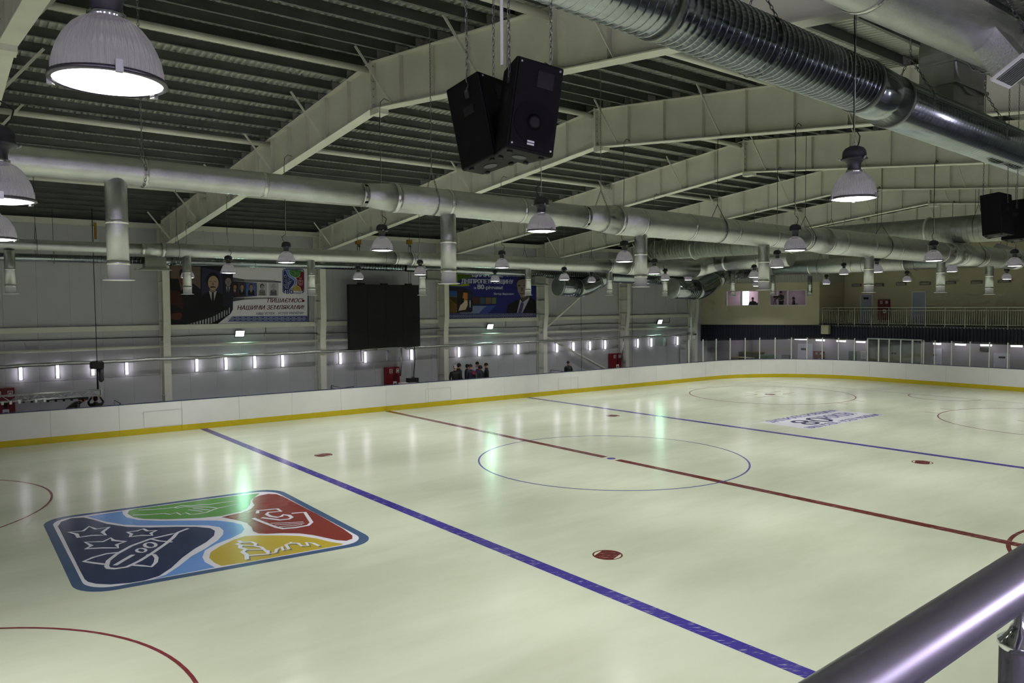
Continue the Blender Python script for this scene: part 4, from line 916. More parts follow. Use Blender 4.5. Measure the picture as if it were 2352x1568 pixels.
# ================================================================== LOUDSPEAKERS
def loudspeaker(label, P, ex, ey, ez, w, h, d, front=True, chains=()):
    """ex width, ey up, ez towards the back; P the centre of the front face"""
    t = thing('loudspeaker', label, 'loudspeaker', P, 'hanging loudspeakers')
    ex, ey, ez = [Vector(v).normalized() for v in (ex,ey,ez)]
    def pt(u, v, q): k = 1-.28*q; return P+ex*(u*w/2*k)+ey*(v*h/2)+ez*(q*d)
    mb = MB(); F = [pt(-1,-1,0),pt(1,-1,0),pt(1,1,0),pt(-1,1,0)]; B = [pt(-1,-1,1),pt(1,-1,1),pt(1,1,1),pt(-1,1,1)]
    mb.v += F+B
    for q in ((0,1,2,3),(4,7,6,5),(0,4,5,1),(1,5,6,2),(2,6,7,3),(3,7,4,0)): mb.face(q)
    cab = mb.build('cabinet', M_black, t); bv = cab.modifiers.new('bevel','BEVEL'); bv.width = .014; bv.segments = 3
    g = MB(); g.obox(P-ez*.006, ex*(w/2-.018), ey*(h/2-.018), ez*.006); gr = g.build('grille', M_grille, t)
    for u in (-1,1):
        for v in (-1,1): MB().tube([P+ex*u*(w/2-.035)+ey*v*(h/2-.035)-ez*.018, P+ex*u*(w/2-.035)+ey*v*(h/2-.035)], .007, 8).build('screw', M_alu, gr)
    c = P-ey*h*.17-ez*.013; MB().tube([c, c-ez*.003], .148, 32).build('woofer_outline', mat('woofer_shade',(.022,.02,.03),.6,spec=.1), gr)
    c2 = P-ey*h*.17-ez*.018; MB().tube([c2, c2-ez*.004], [.055,.03], 20).build('dust_cap', mat('dust_cap',(.05,.045,.06),.5,spec=.2), gr)
    MB().obox(P+ey*h*.30+ex*w*.12-ez*.0135, ex*.06, ey*.055, ez*.002).build('horn_mouth', mat('horn_violet',(.07,.06,.10),.45,spec=.25), gr)
    lg = P-ey*h*.40-ex*.01-ez*.0165; text_mb(tm:=MB(), 'Sound\nking', .028, lg-ex*.04, ex, ey, bold=.001) if False else None
    nb = MB(); nb.obox(lg+ey*.008, ex*.026, ey*.006, ez*.001); nb.obox(lg-ey*.010, ex*.026, ey*.006, ez*.001); nb.build('maker_plate', M_signw, gr)
    for sx in (-1,1):
        q = pt(sx,.25,.45); sd = (pt(sx,0,.9)-pt(sx,0,.1)).normalized(); nn = sd.cross(ey)*(-sx); MB().obox(q, sd*.05, ey*.03, nn*.004).build('handle_recess', M_blackm, cab)
        q = pt(sx,.62,.40); MB().obox(q, sd*.018, ey*.03, nn*.010).build('hang_bracket', M_lampb, cab)
        top = Vector(q); zt_ = zb(top.y)+DEP
        mb = MB(); chain_mb(mb, [top+Vector((0,0,.0)), top+Vector((sx*.02,0,zt_-top.z))], .042, .0035, .020); mb.build('chain', M_chain, t)
    q = P-ey*h*.5+ez*d*.5; MB().tube([q-ey*.004,q], .05, 20).build('pole_socket', M_lampb, cab)
    for u in (-.7,.7):
        for v in (.2,.8): qq = pt(u,-1,v); MB().tube([qq-ey*.012,qq], .02, 10).build('foot', M_blackm, cab)
    return t
def frame_axes(t, roll, tilt=0.):
    ex = _r*math.cos(t)+_f*math.sin(t); ez = _f*math.cos(t)-_r*math.sin(t); ey = _u.copy()
    R_ = Matrix.Rotation(roll, 3, _f); ex = R_@ex; ey = R_@ey; ez = R_@ez
    if tilt: T_ = Matrix.Rotation(tilt, 3, ex); ey = T_@ey; ez = T_@ez
    return ex, ey, ez
ex,ey,ez = frame_axes(math.radians(24), math.radians(7.2))
loudspeaker('black loudspeaker with front grille facing the camera, right of the hanging pair', at(1230,246,D=5.1), ex, ey, ez, .357, .612, .34)
ex,ey,ez = frame_axes(math.radians(55), math.radians(-6.5), math.radians(-6)); 
loudspeaker('black loudspeaker turned away, left of the hanging pair', at(1150,268,D=5.46), ex, ey, ez, .357, .612, .34)
ex,ey,ez = frame_axes(math.radians(-50), math.radians(-6), math.radians(-6))
loudspeaker('black loudspeaker hanging alone at the right edge', at(2300,500,D=13.2)-ez*.1, -ex, ey, -ez, .42, .70, .40)
ex,ey,ez = frame_axes(math.radians(35), math.radians(4))
loudspeaker('black loudspeaker cut by the right edge behind the lone one', at(2368,505,D=13.4), ex, ey, ez, .42, .70, .40)
# slim pole between the chains of the pair
pp = thing('hanger_pole', 'slim pale pole hanging from the roof between the loudspeaker chains', 'pole', at(1153,150,D=5.3)); P = at(1153,150,D=5.3); MB().tube([P, Vector((P.x,P.y,zb(P.y)+DEP))], .012, 8).build('pole', M_white, pp)

# ================================================================== BLACK VIDEO SCREEN
sc_ = thing('video_screen', 'large switched off black video screen hung before the far wall', 'screen', (1.08,17.5,3.05))
x0,x1,z0,z1 = -1.0,3.17,3.05,6.36
MB().box((x0,17.52,z0),(x1,17.75,z1)).build('cabinet', M_blackm, sc_)
nx, nz = 4, 4; mm = MB().box((.004,0,.004),((x1-x0)/nx-.004,.02,(z1-z0)/nz-.004)).mesh('screen_module', mat('black_led_face',(.045,.045,.047),.8))
for i in range(nx):
    for j in range(nz): o = obj('screen_module', mm, sc_); o.location = Vector((x0+(x1-x0)*i/nx,17.5,z0+(z1-z0)*j/nz))-ORG[sc_]
for u in (.18,.5,.85): q = x0+(x1-x0)*u; MB().box((q-.18,17.55,z1),(q+.18,17.72,z1+.07)).build('top_bracket', M_blackm, sc_)
for i,xp in enumerate((823,940)):
    q = at(xp,560,Y=17.6); mb = MB(); 
    for s in (-.06,.06): mb.tube([(q.x+s,17.6,z1),(q.x+s,17.6,q.z+.05)], .012, 6)
    mb.build('lift_chain', M_blackm, sc_)
    h = thing('chain_hoist', 'small yellow and black chain hoist above the %s end of the black screen'%['left','right'][i], 'hoist', q, 'hoists over the screen')
    MB().box((q.x-.12,17.5,q.z-.02),(q.x+.12,17.72,q.z+.22)).build('body', M_hoist, h); MB().tube([(q.x,17.6,q.z-.02),(q.x,17.6,q.z-.12),(q.x+.06,17.6,q.z-.17),(q.x+.1,17.6,q.z-.1)], .02, 8).build('hook', M_blackm, h); MB().tube([(q.x,17.6,q.z+.22),(q.x,17.6,zb(17.6)+DEP)], .012, 6).build('top_chain', M_cable, h)
MB().tube([(2.85,17.6,3.06),(2.86,17.55,2.4),(2.75,17.5,1.7),(2.70,17.45,1.25)], .025, 8).build('power_cable', M_cable, sc_)
mb = MB(); mb.tube([(-.35,17.6,3.06),(-.33,17.6,2.4)], .02, 6); mb.build('cable_stub', M_cable, sc_)
# thin drop lines on the wall
for i,(xp,Y,zt_,zb_) in enumerate(((1335,17.9,9.35,0),(1452,17.8,9.35,0))):
    q = at(xp,760,Y=Y); o = thing('drop_line', 'thin dark vertical line hanging before the far wall, %s'%['crossing the diagonal brace','beside the red cabinet at right'][i], 'cable', (q.x,Y,zb_)); MB().tube([(q.x,Y,zb_),(q.x,Y,zt_)], .012, 6).build('line', M_cable, o)
for xp,l in ((823,'left'),(958,'right')):
    q = at(xp,860,Y=18.6); o = thing('wall_conduit', 'thin conduit on the far wall under the %s part of the black screen'%l, 'conduit', (q.x,18.95,0)); mb = MB()
    for s in (-.06,.06): mb.tube([(q.x+s,18.93,0),(q.x+s,18.93,3.2)], .012, 6)
    mb.build('conduit', M_wallp, o)

# ================================================================== BANNERS
INK = {}
def ink(c):
    k = tuple(round(v,3) for v in c)
    if k not in INK: INK[k] = mat('print_%02x%02x%02x'%tuple(int(v*255) for v in k), k, .75)
    return INK[k]
class Banner:
    def __init__(s, name, label, scale, ox, oy, Y):
        s.sc, s.ox, s.oy, s.Y = scale, ox, oy, Y; s.t = thing(name, label, 'banner', s.p(600,900), 'wall banners'); s.layer = 0
    def p(s, zx, zy, l=0): q = at(s.ox+zx/s.sc, s.oy+zy/s.sc, Y=s.Y); return Vector((q.x, s.Y-.002-.0022*l, q.z))
    def poly(s, name, c, pts, l, par=None): return MB().poly([s.p(x,y,l) for x,y in pts]).build(name, ink(c), par or s.t, fix=False)
    def strokes(s, name, c, lines, w, l, par=None):
        mb = MB()
        for k_,pts in enumerate(lines): stroke(mb, [s.p(x,y,l) for x,y in pts], w, (0,-1,0), lift=.0001*(k_%3))
        return mb.build(name, ink(c), par or s.t, fix=False)
    def text(s, body, c, zx, zy, zw, zh, l, shear=0., bold=.0, align='LEFT'):
        a = s.p(zx,zy,l); b = s.p(zx+zw,zy,l); h = abs(s.p(zx,zy,l).z-s.p(zx,zy-zh,l).z); mb = MB(); text_mb(mb, body, h/.70, a, (1,0,0), (0,0,1), width=abs(b.x-a.x), shear=shear, bold=bold); return mb.build('lettering', ink(c), s.t, fix=False)
def head(B, cx, cy, r, skin, hair, suit, shirt, tie, l, par, sh=1.0, mous=False):
    """plain generic bust: shoulders, collar, tie, face, hair"""
    e = lambda x,y,rx,ry,n=18: [(x+rx*math.cos(2*PI*i/n), y+ry*math.sin(2*PI*i/n)) for i in range(n)]
    B.poly('suit', suit, [(cx-r*2.3*sh,cy+r*3.6),(cx-r*2.1*sh,cy+r*2.1),(cx-r*1.2,cy+r*1.55),(cx-r*.5,cy+r*1.2),(cx+r*.5,cy+r*1.2),(cx+r*1.2,cy+r*1.55),(cx+r*2.1*sh,cy+r*2.1),(cx+r*2.3*sh,cy+r*3.6)][::-1], l, par)
    B.poly('shirt', shirt, [(cx-r*.5,cy+r*1.15),(cx+r*.5,cy+r*1.15),(cx+r*.1,cy+r*2.6),(cx-r*.1,cy+r*2.6)], l+1, par)
    B.poly('tie', tie, [(cx-r*.13,cy+r*1.3),(cx+r*.13,cy+r*1.3),(cx+r*.16,cy+r*2.6),(cx-r*.16,cy+r*2.6)], l+2, par)
    B.poly('hair', hair, e(cx,cy-r*.18,r*.86,r*1.08), l+1.3, par); B.poly('neck', tuple(v*.8 for v in skin), [(cx-r*.4,cy+r*.6),(cx+r*.4,cy+r*.6),(cx+r*.35,cy+r*1.3),(cx-r*.35,cy+r*1.3)], l+1.6, par)
    B.poly('face', skin, e(cx+r*.05,cy+r*.12,r*.68,r*.92), l+2, par)
    d = tuple(v*.45 for v in skin)
    for s in (-1,1): B.poly('brow', d, [(cx+s*r*.42,cy-r*.10),(cx+s*r*.12,cy-r*.12),(cx+s*r*.12,cy-r*.05),(cx+s*r*.42,cy-r*.03)], l+3, par)
    B.poly('nose', tuple(v*.75 for v in skin), [(cx-r*.08,cy+r*.05),(cx+r*.08,cy+r*.05),(cx+r*.16,cy+r*.42),(cx-r*.12,cy+r*.42)], l+3, par)
    B.poly('mouth', hair if mous else d, [(cx-r*.26,cy+r*.56),(cx+r*.26,cy+r*.56),(cx+r*(.4 if mous else .22),cy+r*(.72 if mous else .62)),(cx-r*(.4 if mous else .22),cy+r*(.72 if mous else .62))], l+3, par)
b1 = Banner('banner', 'wide banner with painted portraits, film strip and red slogan on the far wall', 2352/360., 370, 600, 18.86)
MB().box((b1.p(130,60).x,18.861,b1.p(0,965).z),(b1.p(2205,60).x,18.9,b1.p(0,40).z)).build('backing', mat('banner_edge',(.35,.36,.38),.6), b1.t)
b1.poly('white_ground', (.88,.87,.90), [(140,60),(2195,60),(2195,945),(140,945)], 0)
g = b1.poly('dark_film', (.035,.04,.07), [(140,60),(920,60),(1078,130),(1078,720),(1040,790),(960,850),(840,945),(140,945)], 1)
b1.poly('painting_ground', (.40,.33,.30), [(140,60),(590,80),(590,420),(480,330),(300,440),(140,440)], 2, g)
b1.poly('portrait_ground', (.15,.17,.27), [(608,85),(1075,190),(1075,560),(608,560)], 2, g); b1.poly('portrait_ground', (.08,.09,.15), [(920,150),(1075,190),(1075,680),(920,680)], 7, g)
b1.poly('red_coat', (.22,.09,.08), [(140,440),(270,440),(340,620),(320,720),(220,660),(140,640)], 3, g); b1.poly('dark_coat', (.05,.045,.05), [(140,260),(260,260),(300,440),(140,440)], 3, g); b1.poly('hand', (.33,.17,.12), [(140,790),(290,765),(320,810),(290,870),(200,880),(140,850)], 3, g)
b1.poly('painted_face', (.40,.22,.17), [(275,180),(350,180),(380,240),(370,340),(320,370),(280,330)], 4, g); b1.poly('painted_hair', (.06,.05,.05), [(270,210),(285,130),(340,95),(380,150),(350,200),(290,220)], 5, g)
head(b1, 775, 310, 118, (.66,.55,.46), (.06,.05,.05), (.03,.03,.04), (.72,.72,.74), (.05,.05,.06), 3, g, .85, True); head(b1, 1002, 300, 68, (.52,.47,.44), (.08,.07,.07), (.10,.12,.19), (.60,.60,.62), (.08,.08,.1), 8, g, .45)
for i in range(16):
    x = 390+i*47-(i*i)*.35; y1_ = 945-max(0,(x-400))*.30-max(0,x-760)*.25; w = 30*(1-i*.035); h = 90
    b1.poly('film_hole', (.66,.66,.70), [(x,y1_),(x+w,y1_-w*.35),(x+w,min(945,y1_-w*.35+h)),(x,min(945,y1_+h))], 3, g)
fs = b1.poly('film_strip', (.30,.31,.34), [(1078,240),(1250,270),(1620,280),(1800,300),(1800,320),(1078,300)], 1); b1.poly('film_strip', (.30,.31,.34), [(1078,545),(1620,540),(1800,540),(1620,560),(1250,575),(1078,603)], 1); b1.poly('film_frame', (.10,.10,.12), [(1078,300),(1435,320),(1435,522),(1078,545)], 2)
for i in range(26): x = 1255+i*18; b1.poly('film_hole', (.62,.62,.64), [(x,276),(x+9,276),(x+9,300),(x,300)], 2, fs); b1.poly('film_hole', (.62,.62,.64), [(x,543),(x+9,543),(x+9,566),(x,566)], 2, fs)
for k,(cx,sk,hr,su,bgc) in enumerate(((1105,(.60,.40,.30),(.10,.06,.05),(.20,.10,.07),(.14,.10,.09)),(1212,(.62,.48,.42),(.12,.10,.10),(.06,.06,.07),(.22,.22,.28)),(1350,(.60,.48,.42),(.14,.12,.12),(.06,.06,.08),(.30,.36,.60)),(1515,(.62,.60,.60),(.16,.15,.15),(.45,.43,.42),(.70,.69,.71)),(1685,(.66,.64,.64),(.60,.58,.58),(.36,.36,.40),(.70,.69,.72)))):
    w = (70,118,150,150,150)[k]; f = b1.poly('film_picture', bgc, [(cx-w/2,322),(cx+w/2,322),(cx+w/2,520),(cx-w/2,520)], 3+.25*k); head(b1, cx, 382, 36, sk, hr, su, (.7,.7,.72), (.2,.2,.22), 4+.25*k, f, .62)
b1.text('ПИШАЄМОСЬ', (.33,.10,.12), 1585, 618, 565, 62, 3, .25, .006); b1.text('НАШИМИ ЗЕМЛЯКАМИ!', (.33,.10,.12), 1135, 728, 1005, 64, 3, .25, .006); b1.text('НАШ УСПІХ – УСПІХ УКРАЇНИ!', (.28,.30,.48), 1418, 802, 715, 36, 3, .25, .004)
b1.poly('ornament_band', (.22,.27,.52), [(1070,825),(2195,815),(2195,905),(1000,905)], 1)
b1.strokes('ornament_line', (.60,.62,.70), [[(960,832),(2195,826)],[(930,896),(2195,892)]], .012, 2)
mb = []
for i in range(14): cx = 1020+i*84; mb += [[(cx-34,838),(cx,862),(cx-34,886)],[(cx+34,838),(cx,862),(cx+34,886)],[(cx+42,846),(cx+58,862),(cx+42,878),(cx+26,862),(cx+42,846)]]
b1.strokes('ornament', (.66,.68,.74), mb, .028, 3)
# the emblem again, small, in the banner's corner
def inv(p):
    q = zi(p,0); a,b,c_,d = LC[3],LC[2],LC[1],LC[0]; u, v = .5, .5
    for _ in range(12):
        f = a*(1-u)*(1-v)+b*u*(1-v)+c_*u*v+d*(1-u)*v-q; fu = (b-a)*(1-v)+(c_-d)*v; fv = (d-a)*(1-u)+(c_-b)*u; D = fu.x*fv.y-fu.y*fv.x
        u -= (f.x*fv.y-f.y*fv.x)/D; v -= (fu.x*f.y-fu.y*f.x)/D
    return u, v
def eb(p): u,v = inv(p); return (1820+u*328, 478-v*362)
def ebu(u, v): return (1820+u*328, 478-v*362)
em1 = b1.poly('emblem_border', (.20,.26,.46), [ebu(u,v) for u,v in rrect(0,.11)][::-1], 2); b1.poly('emblem_white', (.74,.74,.78), [ebu(u,v) for u,v in rrect(.035,.09)][::-1], 3, em1)
for c_,pts in (((.13,.18,.42),NAVY),((.35,.52,.80),RIVER),((.20,.48,.18),GREEN),((.48,.10,.11),REDF),((.68,.56,.12),YELF)): b1.poly('emblem_field', c_, [eb(p) for p in pts], 4, em1)
for pts,cl_,w in LINES: b1.strokes('emblem_outline', (.72,.72,.76), [[eb(p) for p in pts]+([eb(pts[0])] if cl_ else [])], w*.20, 5, em1)
b1.poly('emblem_cut', (.88,.87,.90), [(1860,430),(2110,455),(2110,500),(1860,500)], 5, em1)
b1.text('80', (.16,.22,.48), 1868, 488, 108, 62, 6, 0, .014); b1.text('РОКІВ!', (.20,.24,.44), 1982, 488, 118, 26, 6, 0, .004); b1.text('ДНІПРОПЕТРОВЩИНА', (.20,.24,.44), 1868, 120, 232, 16, 5, 0, .003)
# --- blue banner
b2 = Banner('banner', 'royal blue banner with white greeting and a suited man on the far wall', 2352/300., 980, 600, 18.86)
MB().box((b2.p(350,150).x,18.861,b2.p(0,1052).z),(b2.p(1972,150).x,18.9,b2.p(0,130).z)).build('backing', mat('banner_edge',(.35,.36,.38),.6), b2.t)
b2.poly('blue_ground', (.10,.11,.42), [(360,150),(1965,150),(1965,1040),(360,1040)], 0)
b2.poly('light_corner', (.44,.50,.66), [(830,800),(1080,800),(1000,870),(940,935),(780,935)], 1); b2.poly('light_corner', (.20,.26,.56), [(1080,800),(1260,790),(1100,935),(940,935),(1000,870)], 1)
b2.poly('yellow_ribbon', (.52,.55,.06), [(360,150),(820,200),(830,280),(700,300),(560,330),(560,430),(740,390),(780,440),(640,450),(360,440)], 1); b2.poly('green_ribbon', (.25,.33,.06), [(550,235),(820,235),(860,280),(640,320),(560,350)], 2)
f = b2.poly('film_panel', (.05,.06,.14), [(365,460),(640,470),(790,520),(825,560),(825,890),(780,935),(560,935),(365,930)], 2)
b2.poly('wheat_picture', (.42,.30,.12), [(368,620),(545,640),(545,925),(368,930)], 3, f); b2.poly('sky_picture', (.16,.28,.52), [(368,520),(545,540),(545,640),(368,625)], 3, f); b2.poly('wheat_shade', (.24,.17,.07), [(400,640),(545,650),(545,780),(440,700)], 4, f)
b2.strokes('furrow', (.24,.18,.08), [[(400+i*9,720),(372+i*22,925)] for i in range(8)], .02, 5, f)
b2.poly('steel_picture', (.14,.09,.06), [(562,545),(742,560),(742,890),(562,900)], 3, f); b2.poly('glow', (.72,.44,.18), [(660,560),(735,570),(735,700),(640,700)], 4, f); b2.poly('glow', (.78,.70,.60), [(600,800),(640,700),(735,690),(735,790),(700,870),(570,890)], 4, f); b2.poly('ladle', (.05,.04,.04), [(575,680),(620,645),(670,670),(670,730),(620,780),(575,780)], 5, f)
b2.poly('rocket_picture', (.10,.12,.20), [(745,565),(822,585),(822,880),(745,888)], 3, f); b2.poly('rocket_flame', (.76,.72,.64), [(768,700),(792,700),(788,830),(772,830)], 4, f)
for i in range(16): x = 600+i*13; b2.poly('film_hole', (.50,.52,.60), [(x,915),(x+7,913),(x+7,938),(x,940)], 4, f)
b2.poly('film_tail', (.12,.14,.26), [(825,620),(1250,640),(1250,775),(825,800)], 1)
for x0_,x1_,c_ in ((830,950,(.28,.15,.10)),(960,1050,(.22,.30,.36)),(1060,1165,(.42,.32,.28)),(1175,1250,(.36,.44,.26))): b2.poly('film_picture', c_, [(x0_,652),(x1_,652),(x1_,762),(x0_,768)], 3)
m_ = b2.poly('suit', (.035,.035,.045), [(1440,930),(1452,800),(1500,755),(1640,690),(1690,660),(1860,640),(1930,680),(1965,720),(1965,930)], 2)
b2.poly('shirt', (.62,.64,.72), [(1625,930),(1680,680),(1710,720),(1740,730),(1850,630),(1845,680),(1720,930)], 3, m_); b2.poly('tie', (.30,.24,.42), [(1690,760),(1720,720),(1745,755),(1735,820),(1705,930),(1640,930)], 4, m_)
b2.poly('neck', (.30,.26,.26), [(1680,600),(1840,600),(1845,650),(1745,725),(1690,670)], 4, m_); b2.poly('hair', (.08,.08,.10), [(1610,500),(1605,380),(1640,310),(1720,285),(1820,300),(1870,380),(1870,480)], 4, m_)
b2.poly('face', (.52,.45,.43), [(1618,400),(1650,340),(1740,320),(1830,350),(1850,440),(1845,540),(1800,630),(1740,655),(1690,640),(1640,540)], 5, m_); b2.poly('brow', (.18,.15,.15), [(1640,430),(1690,425),(1690,442),(1640,450)], 6, m_); b2.poly('brow', (.18,.15,.15), [(1735,430),(1800,428),(1800,446),(1735,444)], 6, m_)
b2.poly('nose', (.36,.30,.29), [(1690,470),(1725,470),(1740,530),(1690,540)], 6, m_); b2.poly('mouth', (.26,.18,.18), [(1670,575),(1750,572),(1745,588),(1675,588)], 6, m_)
for body,x,y,w,h,bd in (('ЩИРО ВІТАЮ',812,275,560,80,.016),('ДНІПРОПЕТРОВЩИНУ',622,392,930,76,.016),('з',838,498,44,44,.01),('80',908,500,118,86,.02),('-річчям!',1035,500,330,60,.012),('Віктор Янукович',1207,603,355,36,.004)): b2.text(body, (.74,.75,.80), x, y, w, h, 3, 0, bd)
b2.poly('ornament_band', (.13,.13,.40), [(360,938),(1965,930),(1965,1040),(360,1040)], 3); b2.strokes('ornament_line', (.55,.57,.70), [[(362,945),(1963,938)],[(362,1028),(1963,1010)]], .012, 4)
mb = []
for i in range(22): cx = 385+i*73; cy = 992-i*1.1; mb += [[(cx-26,cy-28),(cx,cy),(cx-26,cy+28)],[(cx+22,cy-28),(cx,cy),(cx+22,cy+28)],[(cx+36,cy-18),(cx+50,cy),(cx+36,cy+18),(cx+22,cy),(cx+36,cy-18)]]
b2.strokes('ornament', (.62,.63,.72), mb, .028, 5)

# ================================================================== FAR SIDE EQUIPMENT
for i,(xa,xb,yt,l) in enumerate(((886,917,843,'red fire cabinet on the far wall under the black screen'),(1403,1426,811.5,'red fire cabinet at the right end of the far wall'),(-26,33,892,'red fire cabinet behind the truss, cut by the left edge'))):
    a = at(xa,yt,Y=18.75); b = at(xb,yt,Y=18.75); fire_cabinet(l, (a.x,18.72,.25),(b.x,18.98,(a.z+b.z)/2), 'y')
def ftable(label, xa, xb, yt, Y, dep=.7):
    a = at(xa,yt,Y=Y); b = at(xb,yt,Y=Y); t = thing('folding_table', label, 'table', ((a.x+b.x)/2,Y,.0)); z = a.z
    MB().box((a.x,Y-dep/2,z-.04),(b.x,Y+dep/2,z)).build('top', M_wood, t); MB().box((a.x+.06,Y-dep/2+.04,z-.5),(b.x-.06,Y-dep/2+.06,z-.04)).build('front_panel', M_white, t)
    for x in (a.x+.08,b.x-.08):
        for y in (-dep/2+.1,dep/2-.1): MB().tube([(x,Y+y,0),(x,Y+y,z-.04)], .022, 8).build('leg', M_alu, t)
def bench_gate(label, xs, Y):
    """half height glass gate panels of the players' bench: posts, glass and a blue top rail"""
    t = thing('bench_partition', label, 'partition', at(xs[0][0],xs[0][1],Y=Y)*1.0); P = [at(x,y,Y=yy) for (x,y,yy) in xs]
    for p,q in zip(P,P[1:]):
        MB().bar(p,q,.03,.03).build('top_rail', M_cap, t); m0 = (p+q)/2; d = (q-p)/2; d.z = 0
        MB().obox(Vector((m0.x,m0.y,(p.z+q.z)/4)), d, Vector((-d.y,d.x,0)).normalized()*.01, Vector((0,0,(p.z+q.z)/4-.03))).build('panel', M_white, t)
    for p in P: MB().tube([(p.x,p.y,0),(p.x,p.y,p.z)], .025, 8).build('post', M_lampb, t)
bench_gate('low white partition with blue rail behind the boards, left of the screen', [(761,885,18.4),(785,891,16.6),(812,887,16.6)], 16.6)
bench_gate('low white partition with blue rail right of the truss', [(263,919,18.0),(276,926,16.6)], 16.6)
bench_gate('low white partition beside the lone man behind the boards', [(1265,849,18.4),(1294,853,16.8)], 16.8)
ftable('white table carrying black equipment under the screen', 922, 953, 880, 17.0)
eq = at(948,870,Y=17.1); zt_ = at(940,880,Y=17.0).z
t = thing('equipment_case', 'black equipment case on the white table under the screen', 'case', (eq.x,17.1,zt_)); MB().box((eq.x-.3,16.95,zt_),(eq.x+.28,17.3,zt_+.26)).build('case', M_blackm, t); MB().tube([(eq.x-.1,17.1,zt_+.26),(eq.x-.1,17.1,zt_+.32),(eq.x+.1,17.1,zt_+.32),(eq.x+.1,17.1,zt_+.26)], .012, 6).build('handle', M_lampb, t)
eq2 = at(963,880,Y=17.3); t = thing('black_bag', 'black slumped bag right of the equipment table', 'bag', (eq2.x,17.3,.0)); o = MB().box((eq2.x-.28,17.15,0),(eq2.x+.28,17.5,eq2.z+.02)).build('bag_body', M_blackm, t); bv = o.modifiers.new('b','BEVEL'); bv.width = .14; bv.segments = 3; MB().tube([(eq2.x-.12,17.3,eq2.z),(eq2.x,17.3,eq2.z+.07),(eq2.x+.12,17.3,eq2.z)], .015, 6).build('strap', M_lampb, t)
# lighting truss with hoist at the left
a = at(232,894,Y=16.6); lo2 = at(232,907,Y=16.6); zt_, zl = a.z, lo2.z; xr_, xl_ = a.x, -18.5
tr = thing('lighting_truss', 'aluminium lighting truss with clamps hanging behind the boards at left', 'truss', (xr_,16.6,zl))
for y,z in ((16.45,zt_),(16.75,zt_),(16.45,zl),(16.75,zl)): MB().tube([(xl_,y,z),(xr_,y,z)], .025, 8).build('chord', M_alu, tr)
k = 0; x = xr_-.1
while x > xl_+.3:
    for y in (16.45,16.75): MB().tube([(x,y,zt_ if k%2 else zl),(x-.3,y,zl if k%2 else zt_)], .012, 6).build('lattice', M_alu, tr)
    k += 1; x -= .3
MB().box((xr_-.02,16.43,zl-.02),(xr_+.02,16.77,zt_+.02)).build('end_frame', M_alu, tr)
for xp in (5,24,44,82,102): q = at(xp,915,Y=16.45); MB().box((q.x-.04,16.38,zl-.09),(q.x+.04,16.46,zl+.03)).build('clamp', M_post, tr)
for j,(xa,xb) in enumerate(((54,73),(110,200))):
    p = at(xa,919 if j == 0 else 918,Y=16.6); q = at(xb,919 if j == 0 else 912.5,Y=16.6); l = thing('light_bar', ['short','long'][j]+' black light bar slung under the truss at left', 'light bar', (p.x,16.6,p.z)); MB().bar(p, q, .07, .05).build('bar', M_blackm, l)
    nn = 2 if j == 0 else 6
    for i in range(nn): c_ = Vector(p).lerp(q, i/(nn-1)); MB().box((c_.x-.04,16.57,c_.z-.09),(c_.x+.04,16.63,c_.z+.02)).build('lamp_head', M_blackm, l); MB().tube([(c_.x,16.6,c_.z),(c_.x,16.75,zl+.02)], .008, 5).build('hanger', M_cable, l)
hq = at(223,838,Y=16.6); h = thing('chain_motor', 'black chain motor hanging above the truss at left', 'hoist', hq)
o = MB().box((hq.x-.26,16.45,hq.z-.16),(hq.x+.24,16.75,hq.z+.14)).build('motor_body', M_blackm, h); bv = o.modifiers.new('b','BEVEL'); bv.width = .06; bv.segments = 2
MB().tube([(hq.x+.14,16.6,hq.z-.1),(hq.x+.14,16.6,hq.z-.62),(hq.x+.12,16.6,hq.z-.7)], [.10,.10,.05], 12).build('chain_bag', M_lampb, h); MB().tube([(hq.x,16.6,hq.z),(hq.x,16.6,zt_)], .035, 8).build('load_chain', M_blackm, h); MB().tube([(hq.x,16.6,hq.z+.14),(hq.x,16.6,zb(16.6)+DEP)], .014, 6).build('top_chain', M_cable, h)
# yellow eave tab above
q = at(219,530,Y=18.3); t = thing('beam_strap', 'yellow lifting strap hanging at the eave on the left', 'strap', (q.x,18.3,q.z-.3)); MB().box((q.x-.05,18.29,q.z-.35),(q.x+.05,18.31,q.z+.35)).build('strap', M_hoist, t)

# ================================================================== FOREGROUND HANDRAIL
A = at(1980,1568,D=.66); B = at(2352,1322,D=.80); d = (B-A); d.normalize()
hr = thing('handrail', 'thick polished steel handrail tube in the lower right corner', 'handrail', (A.x,A.y,3.7))
MB().tube([A-d*1.2, A, B, B+d*1.8], .0255, 40).build('rail_tube', M_rail, hr)
Pp = at(2350,1400,D=.87); q = B.copy(); top = Vector((q.x,q.y,q.z-.03)); 
pt_ = Vector((q.x,q.y,0)); 
MB().tube([(q.x,q.y,3.7),(q.x,q.y,q.z-.075)], .021, 32).build('post', M_rail, hr)
MB().lathe([(.021,q.z-.078),(.023,q.z-.074),(.023,q.z-.070),(.014,q.z-.062),(.009,q.z-.05),(.009,q.z-.022)], 28, (q.x,q.y,0)).build('saddle_joint', M_chrome, hr, fix=False)
struct(MB().box((-38,-22.1,3.4),(-5,-17.2,3.69)).build('floor_gallery', M_conc))
